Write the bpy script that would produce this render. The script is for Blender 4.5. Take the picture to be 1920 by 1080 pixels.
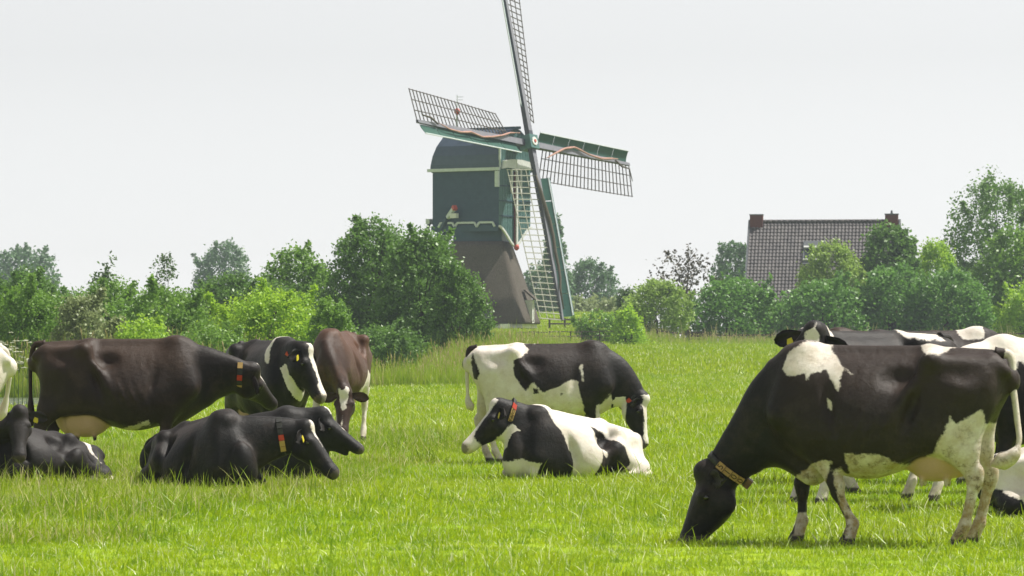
import bpy, bmesh, math, random, os
import numpy as np
from mathutils import Vector, Matrix
for _o in list(bpy.data.objects): bpy.data.objects.remove(_o)
SC = bpy.context.scene
COL = SC.collection
R = math.radians

# ------------------------------------------------------------------ camera
FPX, HOR, EYE = 7650., 640., 1.5          # focal length and horizon row in 1920x1080 pixels, eye height in metres
cam = bpy.data.cameras.new('camera'); cam_o = bpy.data.objects.new('camera', cam); COL.objects.link(cam_o)
cam.sensor_width = 36; cam.lens = FPX*36/1920; cam.clip_start = .5; cam.clip_end = 6000
cam_o.location = (0, 0, EYE); cam_o.rotation_euler = (R(90)+math.atan((HOR-540)/FPX), 0, 0)
cam.dof.use_dof = True; cam.dof.focus_distance = 52; cam.dof.aperture_fstop = 11
SC.camera = cam_o

# ------------------------------------------------------------------ sky, sun, exposure
SUN_EL, SUN_AZ = R(60), R(76)             # azimuth clockwise from +Y (away from the camera) towards +X
w = bpy.data.worlds.new('World'); SC.world = w; w.use_nodes = True
nt = w.node_tree; nt.nodes.clear()
sky = nt.nodes.new('ShaderNodeTexSky'); sky.sky_type = 'NISHITA'; sky.sun_disc = False
sky.sun_elevation = SUN_EL; sky.sun_rotation = SUN_AZ; sky.altitude = 0; sky.air_density = 1.0; sky.dust_density = .2; sky.ozone_density = 1.0
hsv = nt.nodes.new('ShaderNodeHueSaturation'); hsv.inputs['Saturation'].default_value = .06
bg = nt.nodes.new('ShaderNodeBackground'); bg.inputs['Strength'].default_value = .095
wo = nt.nodes.new('ShaderNodeOutputWorld')
nt.links.new(sky.outputs[0], hsv.inputs['Color']); nt.links.new(hsv.outputs[0], bg.inputs[0]); nt.links.new(bg.outputs[0], wo.inputs[0])
sun = bpy.data.lights.new('sun', 'SUN'); sun.energy = 5.0; sun.angle = R(.6); sun.color = (1, .955, .88)
sun_o = bpy.data.objects.new('sun', sun); COL.objects.link(sun_o)
sd = Vector((math.sin(SUN_AZ)*math.cos(SUN_EL), math.cos(SUN_AZ)*math.cos(SUN_EL), math.sin(SUN_EL)))
sun_o.rotation_euler = (-sd).to_track_quat('-Z', 'Y').to_euler(); sun_o.location = sd*80
SC.view_settings.view_transform = 'Standard'; SC.view_settings.look = 'None'; SC.view_settings.gamma = 1
SC.view_settings.exposure = 0.5
SC.render.engine = 'CYCLES'
SC.cycles.use_denoising = True
SC.cycles.max_bounces = 8; SC.cycles.transparent_max_bounces = 8; SC.cycles.volume_bounces = 0
SC.cycles.use_adaptive_sampling = True; SC.cycles.adaptive_threshold = .015

# ------------------------------------------------------------------ helpers
def at(px, py, d):
    return Vector(((px-960)/FPX*d, d, EYE-(py-HOR)/FPX*d))
def wx(px, d): return (px-960)/FPX*d
def wz(py, d): return EYE-(py-HOR)/FPX*d

def sstep(a, b, x):
    t = np.clip((np.asarray(x, float)-a)/(b-a), 0, 1); return t*t*(3-2*t)

DITCH = np.array([(-60, 121, 6.), (-28, 121, 7.), (-15, 122.5, 8.), (-8.2, 123, 4.), (-5.6, 127, 2.0), (-5.0, 142, 1.7), (-4.7, 180, 1.6), (-4.5, 222, 1.5)])
def ditch(x, y):
    """distance to the ditch edge (negative in the water), and which side: +1 pasture, -1 thicket"""
    x = np.asarray(x, float); y = np.asarray(y, float); best = np.full(x.shape, 1e9); side = np.ones(x.shape)
    for (ax, ay, aw), (bx, by, bw) in zip(DITCH[:-1], DITCH[1:]):
        ex, ey = bx-ax, by-ay; t = np.clip(((x-ax)*ex+(y-ay)*ey)/(ex*ex+ey*ey), 0, 1)
        dd = np.hypot(x-ax-t*ex, y-ay-t*ey)-(aw+(bw-aw)*t); sg = np.where(ex*(y-ay)-ey*(x-ax) > 0, -1., 1.)
        k = dd < best; best = np.where(k, dd, best); side = np.where(k, sg, side)
    return best, side
def ground_z(x, y):
    x = np.asarray(x, float); y = np.asarray(y, float)
    z = 1.28*sstep(75, 268, y) - .42*(1-sstep(-11.5, -7, x))*sstep(78, 104, y)*(1-sstep(128, 145, y)) + .05*np.sin(x*.21+1)*np.sin(y*.13)*sstep(30, 60, y)
    # dyke that carries the mill, and the higher river dyke behind it
    m = sstep(-24, -10, x)*(1-sstep(6.5, 11, x))*sstep(246, 262, y)*(1-sstep(330, 360, y))
    z = z + m*(2.2-z)
    m2 = (1-sstep(7, 12, x))*sstep(304, 330, y); z = z + m2*(3.75-z)
    q, sd_ = ditch(x, y); dep = 1-sstep(-.5, 1.1, q)
    z = z*(1-dep) + dep*(-.8)
    far = sstep(480, 800, y); z = z*(1-far)
    return z

def mesh_np(name, V, F, mats=(), mi=None, smooth=True, attrs=None):
    """mesh from numpy; a quad whose last two indices agree is a triangle"""
    V = np.asarray(V, np.float32); F = np.asarray(F, np.int32)
    me = bpy.data.meshes.new(name)
    k = F.shape[1]
    if k == 4:
        tri = F[:, 2] == F[:, 3]
        if tri.any():
            cnt = np.where(tri, 3, 4); keep = np.ones(F.shape, bool); keep[tri, 3] = False; loops = F[keep]
        else: cnt = np.full(len(F), 4); loops = F.ravel()
    else: cnt = np.full(len(F), k); loops = F.ravel()
    me.vertices.add(len(V)); me.vertices.foreach_set('co', V.ravel())
    me.loops.add(len(loops)); me.loops.foreach_set('vertex_index', loops.astype(np.int32))
    me.polygons.add(len(F)); st = np.concatenate([[0], np.cumsum(cnt)[:-1]]).astype(np.int32)
    me.polygons.foreach_set('loop_start', st)
    if mi is not None: me.polygons.foreach_set('material_index', np.asarray(mi, np.int32))
    me.polygons.foreach_set('use_smooth', np.full(len(F), bool(smooth)))
    for m in mats: me.materials.append(m)
    for n, a in (attrs or {}).items():
        at_ = me.attributes.new(n, 'FLOAT', 'POINT'); at_.data.foreach_set('value', np.asarray(a, np.float32))
    me.update(calc_edges=True); me.validate()
    return me

def obj(name, me, parent=None, loc=None, rz=0):
    o = bpy.data.objects.new(name, me); COL.objects.link(o)
    if parent is not None: o.parent = parent
    if loc is not None: o.location = loc
    if rz: o.rotation_euler = (0, 0, rz)
    return o
def tag(o, label=None, cat=None, group=None, kind=None):
    if label: o['label'] = label
    if cat: o['category'] = cat
    if group: o['group'] = group
    if kind: o['kind'] = kind
    return o

class MB:
    """collects boxes, bars and strips; build() links them as one mesh object"""
    def __init__(s): s.v = []; s.f = []
    def add(s, V, F):
        o = len(s.v); s.v += [tuple(map(float, q)) for q in V]; s.f += [tuple(i+o for i in f) for f in F]; return s
    def box(s, lo, hi):
        (a, b, c), (d, e, f) = lo, hi
        return s.add([(a,b,c),(d,b,c),(d,e,c),(a,e,c),(a,b,f),(d,b,f),(d,e,f),(a,e,f)], [(0,3,2,1),(4,5,6,7),(0,1,5,4),(1,2,6,5),(2,3,7,6),(3,0,4,7)])
    def bar(s, p, q, w, h=None, up=(0, 0, 1)):
        """square bar from p to q, w across, h along up"""
        h = w if h is None else h
        p = np.array(p, float); q = np.array(q, float); t = q-p; t /= np.linalg.norm(t)+1e-9
        u = np.array(up, float); u = u-t*np.dot(u, t)
        if np.linalg.norm(u) < 1e-4: u = np.array((1., 0, 0))-t*t[0]
        u /= np.linalg.norm(u); n = np.cross(t, u)
        V = [e+n*w/2*a+u*h/2*b for e in (p, q) for a, b in ((-1,-1),(1,-1),(1,1),(-1,1))]
        return s.add(V, [(0,3,2,1),(4,5,6,7),(0,1,5,4),(1,2,6,5),(2,3,7,6),(3,0,4,7)])
    def rod(s, p, q, r, r2=None, n=8):
        r2 = r if r2 is None else r2
        V, F = tube([p, q], [r, r2], n)
        return s.add(V, [tuple(f) if f[2] != f[3] else tuple(f[:3]) for f in F])
    def prism(s, pts, d, ax):
        """polygon pts (3D) extruded by vector ax*d"""
        n = len(pts); a = [np.array(p, float) for p in pts]; e = np.array(ax, float)*d
        F = [tuple(range(n))[::-1], tuple(range(n, 2*n))] + [(i, (i+1) % n, n+(i+1) % n, n+i) for i in range(n)]
        return s.add(a+[p+e for p in a], F)
    def build(s, name, mat, parent=None, smooth=False, loc=None):
        me = bpy.data.meshes.new(name); me.from_pydata(s.v, [], s.f); me.update()
        if mat: me.materials.append(mat)
        if smooth: me.polygons.foreach_set('use_smooth', [True]*len(me.polygons))
        bm = bmesh.new(); bm.from_mesh(me); bmesh.ops.recalc_face_normals(bm, faces=bm.faces); bm.to_mesh(me); bm.free()
        return obj(name, me, parent, loc)

# ------------------------------------------------------------------ materials
class NT:
    def __init__(s, name):
        s.m = bpy.data.materials.new(name); s.m.use_nodes = True; s.t = s.m.node_tree; s.t.nodes.clear()
        s.out = s.n('ShaderNodeOutputMaterial')
    def n(s, ty, **kw):
        x = s.t.nodes.new(ty)
        for k, v in kw.items(): setattr(x, k, v)
        return x
    def l(s, a, b): s.t.links.new(a, b)
    def v(s, sock, val):
        if hasattr(val, 'is_output') or isinstance(val, bpy.types.NodeSocket): s.l(val, sock)
        else: sock.default_value = val
    def noise(s, vec, scale, detail=3, rough=.55):
        x = s.n('ShaderNodeTexNoise'); x.inputs['Scale'].default_value = scale; x.inputs['Detail'].default_value = detail; x.inputs['Roughness'].default_value = rough
        if vec is not None: s.l(vec, x.inputs['Vector'])
        return x.outputs['Fac']
    def map(s, val, a, b, c=0., d=1.):
        x = s.n('ShaderNodeMapRange'); s.v(x.inputs[0], val)
        for i, q in enumerate((a, b, c, d)): s.v(x.inputs[i+1], q)
        return x.outputs[0]
    def math(s, op, a, b=0., c=None):
        x = s.n('ShaderNodeMath', operation=op); s.v(x.inputs[0], a); s.v(x.inputs[1], b)
        if c is not None: s.v(x.inputs[2], c)
        return x.outputs[0]
    def mix(s, f, a, b, blend='MIX'):
        x = s.n('ShaderNodeMix', data_type='RGBA', blend_type=blend)
        s.v(x.inputs[0], f)
        s.v(x.inputs[6], a if not isinstance(a, tuple) else (*a[:3], 1)); s.v(x.inputs[7], b if not isinstance(b, tuple) else (*b[:3], 1))
        return x.outputs[2]
    def attr(s, n):
        x = s.n('ShaderNodeAttribute'); x.attribute_name = n; return x.outputs['Fac']
    def bsdf(s, color, rough=.7, spec=.3, bump=None, bstr=.3, bdist=.01, **kw):
        b = s.n('ShaderNodeBsdfPrincipled')
        s.v(b.inputs['Base Color'], color if not isinstance(color, tuple) else (*color[:3], 1)); s.v(b.inputs['Roughness'], rough); s.v(b.inputs['Specular IOR Level'], spec)
        for k, val in kw.items(): s.v(b.inputs[k], val)
        if bump is not None:
            x = s.n('ShaderNodeBump'); x.inputs['Strength'].default_value = bstr; x.inputs['Distance'].default_value = bdist
            s.l(bump, x.inputs['Height']); s.l(x.outputs[0], b.inputs['Normal'])
        s.l(b.outputs[0], s.out.inputs[0]); return b
def coords(q, which='Object'):
    return q.n('ShaderNodeTexCoord').outputs[which]

def paint(name, c, c2=None, rough=.6, scale=6., spec=.3, bstr=.15):
    """weathered paint or plain surface: two tones by noise"""
    q = NT(name); o = coords(q)
    c2 = c2 or tuple(x*.72 for x in c)
    f = q.map(q.noise(o, scale, 5, .65), .35, .7)
    q.bsdf(q.mix(f, c, c2), rough, spec, q.noise(o, scale*8, 3), bstr, .01)
    return q.m

def coat(name, dark, dark2, white=(.72, .675, .62), rough=.47, sheen=.04):
    q = NT(name); o = coords(q)
    n1 = q.noise(o, 7, 4, .62); n2 = q.noise(o, 52, 4, .75)
    wf = q.math('ADD', q.attr('white'), q.math('ADD', q.math('MULTIPLY_ADD', n1, .10, -.05), q.math('MULTIPLY_ADD', n2, .040, -.020)))
    wf = q.map(wf, -.007, .007)
    dk = q.mix(q.map(q.math('ADD', q.attr('rust'), q.math('MULTIPLY_ADD', n1, .5, -.25)), .1, .9), dark, dark2)  # browner where rust is high, including the sheen painted along the back
    dust = q.map(q.noise(o, 3.6, 6, .72), .50, .72, 0, .55); dk = q.mix(dust, dk, tuple(x*1.6+.010 for x in dark2))
    soil = q.math('MULTIPLY', q.attr('soil'), q.map(q.noise(o, 11, 4, .7), .3, .7))
    wc = q.mix(q.map(n1, .35, .7), white, tuple(x*y for x, y in zip(white, (.86, .82, .76))))
    wc = q.mix(soil, wc, (.33, .23, .10))
    c = q.mix(wf, dk, wc)
    mud = q.math('MULTIPLY', q.attr('soil'), q.map(q.noise(o, 13, 6, .78), .53, .62, 0, .75)); mud = q.math('MULTIPLY', mud, q.math('MULTIPLY_ADD', wf, .8, .2)); c = q.mix(mud, c, (.125, .088, .045))
    c = q.mix(q.attr('pink'), c, q.mix(n1, (.56, .36, .27), (.46, .30, .22)))
    c = q.mix(q.attr('hoof'), c, (.06, .05, .04))
    mp = q.n('ShaderNodeMapping'); mp.inputs['Scale'].default_value = (40, 160, 70); q.l(o, mp.inputs[0])
    hair = q.noise(mp.outputs[0], 3.2, 4, .7)
    lump = q.math('ADD', q.math('MULTIPLY', hair, .35), q.math('ADD', q.math('MULTIPLY', q.noise(o, 9, 3, .6), 1.0), q.math('MULTIPLY', q.noise(o, 26, 2, .6), .45)))
    q.bsdf(c, q.map(n2, .2, .8, rough-.04, rough+.12), .24, lump, .5, .015, **{'Sheen Weight': sheen, 'Sheen Roughness': .45, 'Sheen Tint': (.6, .45, .38, 1)})
    return q.m
# ------------------------------------------------------------------ animals
def nrm(v):
    v = np.asarray(v, float); return v / (np.linalg.norm(v) + 1e-12)

class Field:
    """signed distance field on a grid, meshed with surface nets"""
    def __init__(s, lo, hi, h):
        s.h = h; s.lo = np.array(lo, float)
        n = np.ceil((np.array(hi) - s.lo) / h).astype(int) + 1
        s.n = n
        s.ax = [(s.lo[i] + h * np.arange(n[i])).astype(np.float32) for i in range(3)]
        s.d = np.full(n, 1.0, np.float32)
    def sub(s, lo, hi):
        i0 = np.clip(np.floor((np.array(lo) - s.lo) / s.h).astype(int), 0, s.n - 1)
        i1 = np.clip(np.ceil((np.array(hi) - s.lo) / s.h).astype(int) + 1, 1, s.n)
        i1 = np.maximum(i1, i0 + 1)
        sl = tuple(slice(a, b) for a, b in zip(i0, i1))
        X, Y, Z = np.meshgrid(s.ax[0][sl[0]], s.ax[1][sl[1]], s.ax[2][sl[2]], indexing='ij')
        return sl, np.stack([X, Y, Z], -1)
    def add(s, lo, hi, fn, k):
        sl, P = s.sub(np.array(lo) - k - .03, np.array(hi) + k + .03)
        b = fn(P).astype(np.float32); a = s.d[sl]
        hh = np.maximum(k - np.abs(a - b), 0) / k
        s.d[sl] = np.minimum(a, b) - hh * hh * k * .25
    def cut(s, lo, hi, fn, k):
        sl, P = s.sub(np.array(lo) - k - .03, np.array(hi) + k + .03)
        b = -fn(P).astype(np.float32); a = s.d[sl]
        hh = np.maximum(k - np.abs(a - b), 0) / k
        s.d[sl] = np.maximum(a, b) + hh * hh * k * .25
    def cap(s, a, b, ra, rb, k=.04, n=(0, 1, 0), mirror=False):
        """tapered capsule with elliptical section: ra, rb = radius or (along n, across n)"""
        a = np.array(a, float); b = np.array(b, float)
        ra = (ra, ra) if np.isscalar(ra) else ra; rb = (rb, rb) if np.isscalar(rb) else rb
        t = nrm(b - a); n = np.array(n, float); n = n - t * np.dot(n, t)
        n = nrm(n) if np.linalg.norm(n) > 1e-5 else nrm(np.cross(t, (0, 0, 1)))
        L = b - a; LL = float(np.dot(L, L)) + 1e-9
        def fn(P):
            q = P - a.astype(np.float32)
            u = np.clip(q @ L.astype(np.float32) / LL, 0, 1)
            q = q - u[..., None] * L.astype(np.float32)
            ql = q @ n.astype(np.float32)
            qr2 = np.maximum((q * q).sum(-1) - ql * ql, 0)
            r1 = ra[0] + (rb[0] - ra[0]) * u; r2 = ra[1] + (rb[1] - ra[1]) * u
            g = np.sqrt((ql / r1) ** 2 + qr2 / r2 ** 2 + 1e-9)
            return (g - 1) * np.minimum(r1, r2)
        m = max(*ra, *rb)
        s.add(np.minimum(a, b) - m, np.maximum(a, b) + m, fn, k)
        if mirror:
            s.cap(a * (1, -1, 1), b * (1, -1, 1), ra, rb, k, n * (1, -1, 1))
    def ell(s, c, r, k=.05, mirror=False, cut=False, roty=0.0):
        c = np.array(c, float); r = np.array(r, float)
        ca, sa = math.cos(roty), math.sin(roty)
        def fn(P):
            q = P - c.astype(np.float32)
            x = q[..., 0] * ca - q[..., 2] * sa; z = q[..., 0] * sa + q[..., 2] * ca
            g = np.sqrt((x / r[0]) ** 2 + (q[..., 1] / r[1]) ** 2 + (z / r[2]) ** 2 + 1e-9)
            return (g - 1) * r.min()
        m = r.max() if roty else r
        (s.cut if cut else s.add)(c - m, c + m, fn, k)
        if mirror: s.ell(c * (1, -1, 1), r, k, False, cut, roty)
    def loft(s, stations, O, A, Lt, V, k, p_top=2., p_bot=2.2, ripple=None, smooth=True):
        """stations (a, top, bottom, halfwidth, zmax fraction); frame origin O, axis A, lateral Lt, up V"""
        st = np.array(stations, float)
        a = st[:, 0]; aa = np.linspace(a[0], a[-1], 160)
        tab = []
        for c in range(1, st.shape[1]):
            y = st[:, c]
            if smooth:
                m = np.gradient(y, a)
                j = np.clip(np.searchsorted(a, aa, 'right') - 1, 0, len(a) - 2)
                hh = a[j + 1] - a[j]; u = (aa - a[j]) / hh
                tab.append((2*u**3-3*u**2+1)*y[j] + (u**3-2*u**2+u)*hh*m[j] + (-2*u**3+3*u**2)*y[j+1] + (u**3-u**2)*hh*m[j+1])
            else: tab.append(np.interp(aa, a, y))
        O = np.array(O, float)
        A, Lt, V = [np.array(q, np.float32) for q in (A, Lt, V)]
        def fn(P):
            q = P - O.astype(np.float32)
            x = q @ A; y = q @ Lt; z = q @ V
            xc = np.clip(x, a[0], a[-1])
            top, bot, w, fr = [np.interp(xc, aa, t) for t in tab]
            if ripple is not None: w = w + ripple(xc, z)
            zc = bot + (top - bot) * fr
            up = z > zc
            hgt = np.where(up, top - zc, zc - bot)
            p = np.where(up, p_top, p_bot)
            v = np.abs(z - zc) / hgt
            e = np.abs(x - xc) / np.minimum(w, hgt)
            g = (np.power((np.abs(y) / w) ** p + v ** p + 1e-9, 1 / p) ** 2 + e ** 2) ** .5
            return (g - 1) * np.minimum(w, hgt)
        R = np.stack([A, Lt, V]).astype(float)
        mx = st.max(0); mn = st.min(0)
        cs = np.array([[x, y, z] for x in (a[0] - .12, a[-1] + .12) for y in (-mx[3], mx[3]) for z in (mn[2], mx[1])]) @ R + O
        s.add(cs.min(0), cs.max(0), fn, k)
    def mesh(s):
        d = s.d; n = s.n
        ins = d < 0
        c = np.zeros(n - 1, int)
        for i in (0, 1):
            for j in (0, 1):
                for l in (0, 1):
                    c += ins[i:n[0]-1+i, j:n[1]-1+j, l:n[2]-1+l]
        act = (c > 0) & (c < 8)
        idx = -np.ones(n - 1, int); cells = np.argwhere(act); idx[act] = np.arange(len(cells))
        acc = np.zeros((len(cells), 3)); cnt = np.zeros(len(cells))
        corners = [(i, j, l) for i in (0, 1) for j in (0, 1) for l in (0, 1)]
        for ca in corners:
            for ax in range(3):
                if ca[ax]: continue
                cb = list(ca); cb[ax] = 1
                va = d[cells[:, 0]+ca[0], cells[:, 1]+ca[1], cells[:, 2]+ca[2]]
                vb = d[cells[:, 0]+cb[0], cells[:, 1]+cb[1], cells[:, 2]+cb[2]]
                m = (va < 0) != (vb < 0)
                t = np.where(m, va / np.where(np.abs(va - vb) < 1e-12, 1, va - vb), 0)
                pt = np.array(ca, float)[None, :].repeat(len(cells), 0); pt[:, ax] += t
                acc[m] += pt[m]; cnt[m] += 1
        V = s.lo + s.h * (cells + acc / cnt[:, None])
        F = []
        for ax in range(3):
            b, c2 = (ax + 1) % 3, (ax + 2) % 3
            sl0 = [slice(None)] * 3; sl1 = [slice(None)] * 3
            sl0[ax] = slice(0, n[ax]-1); sl1[ax] = slice(1, n[ax])
            e = ins[tuple(sl0)] != ins[tuple(sl1)]
            E = np.argwhere(e)
            E = E[(E[:, b] > 0) & (E[:, c2] > 0) & (E[:, b] < n[b]-1) & (E[:, c2] < n[c2]-1)]
            def at(db, dc):
                q = E.copy(); q[:, b] += db; q[:, c2] += dc
                return idx[q[:, 0], q[:, 1], q[:, 2]]
            f = np.stack([at(-1, -1), at(0, -1), at(0, 0), at(-1, 0)], 1)
            flip = ~ins[tuple(E.T)]
            f[flip] = f[flip][:, ::-1]
            F.append(f)
        F = np.concatenate(F)
        # two rounds of light smoothing
        for lam in (.5, .5):
            a2 = np.zeros_like(V); k2 = np.zeros(len(V))
            for i in range(4):
                np.add.at(a2, F[:, i], V[F[:, (i+1) % 4]]); np.add.at(k2, F[:, i], 1)
                np.add.at(a2, F[:, i], V[F[:, (i-1) % 4]]); np.add.at(k2, F[:, i], 1)
            V = V + lam * (a2 / k2[:, None] - V)
        return V, F

def bez(p0, p1, p2, p3, t):
    t = np.asarray(t)[:, None]
    return (1-t)**3*p0 + 3*(1-t)**2*t*p1 + 3*(1-t)*t*t*p2 + t**3*p3

def tube(path, rad, seg=8, flat=1.0):
    path = np.array(path, float); N = len(path)
    V = []; ref = np.array((0.13, 1, .07))
    for i in range(N):
        t = nrm(path[min(i+1, N-1)] - path[max(i-1, 0)])
        n = nrm(np.cross(t, ref)); b = np.cross(t, n)
        for j in range(seg):
            a = 2*math.pi*j/seg
            V.append(path[i] + rad[i]*(math.cos(a)*n*flat + math.sin(a)*b))
    F = [(i*seg+j, i*seg+(j+1) % seg, (i+1)*seg+(j+1) % seg, (i+1)*seg+j) for i in range(N-1) for j in range(seg)]
    V.append(path[0]); V.append(path[-1])
    c0, c1 = len(V)-2, len(V)-1
    F += [(c0, (j+1) % seg, j, j) for j in range(seg)] + [(c1, (N-1)*seg+j, (N-1)*seg+(j+1) % seg, (N-1)*seg+(j+1) % seg) for j in range(seg)]
    return np.array(V), np.array(F)

def poly_sd(pts, x, z):
    """signed distance to polygon, positive inside"""
    pts = np.array(pts, float); d = np.full(x.shape, 1e9); ins = np.zeros(x.shape, bool)
    for i in range(len(pts)):
        a = pts[i]; b = pts[(i+1) % len(pts)]
        ex, ez = b - a; wx, wz = x - a[0], z - a[1]
        t = np.clip((wx*ex + wz*ez) / (ex*ex + ez*ez + 1e-12), 0, 1)
        d = np.minimum(d, (wx - t*ex)**2 + (wz - t*ez)**2)
        c = ((a[1] <= z) != (b[1] <= z))
        with np.errstate(divide='ignore', invalid='ignore'):
            xi = a[0] + (z - a[1]) * ex / (ez if abs(ez) > 1e-12 else 1e-12)
        ins ^= c & (x < xi)
    return np.where(ins, 1, -1) * np.sqrt(d)

HEAD = [(0.0, .000, -.19, .080, .6), (.06, .012, -.235, .098, .6), (.14, .014, -.27, .112, .62), (.21, .012, -.275, .116, .64),
        (.29, .004, -.25, .102, .62), (.38, -.004, -.205, .084, .55), (.46, -.008, -.175, .080, .5), (.53, -.012, -.165, .086, .5), (.57, -.028, -.145, .078, .5)]

TORSO = [(-.90, 1.33, 1.12, .085, .5), (-.82, 1.415, .98, .19, .62), (-.66, 1.445, .86, .235, .62), (-.46, 1.45, .76, .255, .55), (-.30, 1.455, .69, .285, .45),
         (-.10, 1.45, .61, .335, .42), (.12, 1.445, .555, .372, .42), (.32, 1.45, .56, .355, .42), (.50, 1.46, .61, .30, .42), (.66, 1.465, .67, .255, .40),
         (.80, 1.36, .72, .20, .42), (.90, 1.22, .80, .13, .5)]

def ear_frame(info, sg, e):
    D, Fv, Lh = info['D'], info['F'], info['L']
    out = nrm(Lh*sg + D*(.16+e) - Fv*.16); nn = nrm(Fv*.8 + D*.45); nn = nrm(nn-out*np.dot(nn, out))
    return info['HP'](.035, sg*.085, -.06), out, nn, np.cross(out, nn)

def cow_mesh(pose='stand', h=.02, poll=(1.25, 0, 1.42), hd=(.75, 0, -.66), hf=None, roll=0., neck_c=None,
             nscale=1., brisket=0., fl=((.60, .60), (.60, .60)), hl=((-.64,), (-.64,)), belly=0., fat=1.0, udder=1.0, thin=1.0, hscale=1.0,
             tail=None, tail_sw=.05, ears=(0., 0.), mouth=0., lie_roll=.16, rump_drop=0., lie_w=1.1, rump_turn=0.):
    """fl: per front leg (left, right): (elbow dx is fixed) knee x, hoof x; hl: hoof x"""
    poll = np.array(poll, float); D = nrm(hd)
    if hf is None:
        hf = np.array((0, 0, 1.)) if abs(D[2]) < .95 else np.array((1., 0, 0))
    Fv = np.array(hf, float); Fv = nrm(Fv - D*np.dot(Fv, D)); Lh = np.cross(Fv, D)
    lying = pose == 'lie'
    zt = 1.75 if not lying else 1.25
    pts = [poll, poll + D*.7*hscale]
    lo = np.minimum(np.min(pts, 0) - .35, (-1.08, -.66, -.08)); hi = np.maximum(np.max(pts, 0) + .35, (1.1, .66, 1.6 if not lying else 1.05))
    lo[2] = min(-.06, lo[2]); 
    S = Field(lo, hi, h)
    X, Y, Z = np.eye(3)
    dz = -.68 if lying else 0.
    rs = np.random.RandomState(int(abs(poll[0]*1000)) % 997)
    rib = lambda x, z: (thin-.75)*.016*(np.maximum(0, np.sin(2*math.pi*(x + .30*(z-1.0-dz) + .03*np.sin(z*7))/.10))**1.6)*(.6+.4*np.sin(z*9+x*5))*np.clip((x+.22)/.15, 0, 1)*np.clip((.5-x)/.12, 0, 1)*np.clip((z-dz-.72)/.15, 0, 1)*np.clip((1.40+dz-z)/.12, 0, 1)
    T = []
    for (a, t, b, w, f) in TORSO:
        bl = math.exp(-((a-.02)/.42)**2)
        t2 = t; b2 = b - belly*bl; w2 = w*(1+(fat-1)*bl)
        if lying:
            b2 = .665 + max(b2-.53, 0)*.22
            w2 = w*(1 + (lie_w-1+.20*bl))
            t2 = t - .02 - rump_drop*np.clip((.35-a)/1.1, 0, 1)
        T.append((a, t2+dz, b2+dz, w2, f if not lying else f*.85))
    cr, sr = math.cos(lie_roll if lying else 0), math.sin(lie_roll if lying else 0)
    Lb = np.array((0, cr, sr)); Vb = np.array((0, -sr, cr))
    O = np.array((0, 0, 0.)) if not lying else np.array((0, .0, .0)) - Vb*0 
    S.loft(T, O, X, Lb, Vb, .05, 1.8-.5*(thin-1), 2.3, rib)
    B = lambda x, y, z: O + X*x + Lb*y + Vb*(z+dz - (rump_drop*np.clip((.35-x)/1.1, 0, 1) if lying else 0))   # body point
    # spine, hips, pins, shoulder blades
    S.cap(B(-.80, 0, 1.405), B(-.30, 0, 1.435), .035, .035, .05); S.cap(B(-.30, 0, 1.435), B(.60, 0, 1.44), .032, .04, .06)
    for sg in (-1, 1):
        S.cap(B(-.33, sg*.06, 1.41), B(-.36, sg*.252, 1.368), (.045, .05), (.036, .042), .08)
        S.cap(B(-.36, sg*.25, 1.36), B(-.45, sg*.235, 1.06), (.035, .045), (.06, .13), .09); S.cap(B(-.36, sg*.24, 1.365), B(-.84, sg*.115, 1.33), .035, .035, .08)
        S.cap(B(-.80, sg*.10, 1.36), B(-.885, sg*.115, 1.29), .05, .045, .06)
        S.cap(B(-.56, sg*.2, 1.20), B(-.60, sg*.215, 1.16), .07, .07, .08)
        S.ell(B(-.13, sg*(.36*fat), 1.265), (.17, .15+.10*(thin-1), .125), .05, cut=True)
        S.cap(B(-.36, sg*.255, 1.355), B(-.24, sg*.285, 1.14), (.022, .03), (.03, .04), .06); S.cap(B(-.24, sg*.285, 1.14), B(-.04, sg*.325, .93), (.03, .04), (.02, .03), .07)
        S.ell(B(.40, sg*(.375), 1.12), (.045, .085+.05*(thin-1), .22), .05, cut=True, roty=.25)
        S.ell(B(-.235, sg*(.375), 1.02), (.05, .105+.05*(thin-1), .19), .05, cut=True, roty=-.35)
        S.ell(B(-.60, sg*(.31), 1.26), (.11, .085+.05*(thin-1), .06), .06, cut=True)
        S.cap(B(.60, sg*.10, 1.40), B(.74, sg*.215, .98), (.055, .10), (.075, .11), .08)
        S.cap(B(.56, sg*.19, 1.15), B(.50, sg*.23, .86), (.06, .13), (.07, .11), .09)
    S.cap(B(.56, 0, 1.42), B(.70, 0, 1.40), .06, .07, .08)
    # neck
    c0 = B(.66, 0, 1.10); e = poll - Fv*.11*hscale + D*.02
    ec = e-c0; dist = np.linalg.norm(ec)
    if neck_c is None: k1 = c0 + ec*.34 + (X*.10 if not lying else Vb*.05); k2 = e - ec*.30 + Fv*.02
    else: k1, k2 = [np.array(q, float) for q in neck_c]
    NP = bez(c0, k1, k2, e, np.linspace(0, 1, 9))
    nv = np.interp(np.linspace(0, 1, 9), [0, .25, .55, .85, 1], [.34, .265, .19, .145, .11])
    nl = np.interp(np.linspace(0, 1, 9), [0, .25, .55, .85, 1], [.17, .13, .098, .082, .07])
    nv = nv*np.interp(np.linspace(0, 1, 9), [0, .3, 1], [1, nscale, nscale])
    if lying: nv = nv*np.interp(np.linspace(0, 1, 9), [0, .4, 1], [.86, .96, 1])
    for i in range(8):
        t = nrm(NP[i+1]-NP[i]); u = i/8.
        lat = nrm(Lb*(1-u) + Lh*u)
        S.cap(NP[i], NP[i+1], (nl[i], nv[i]), (nl[i+1], nv[i+1]), .05, lat)
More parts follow.
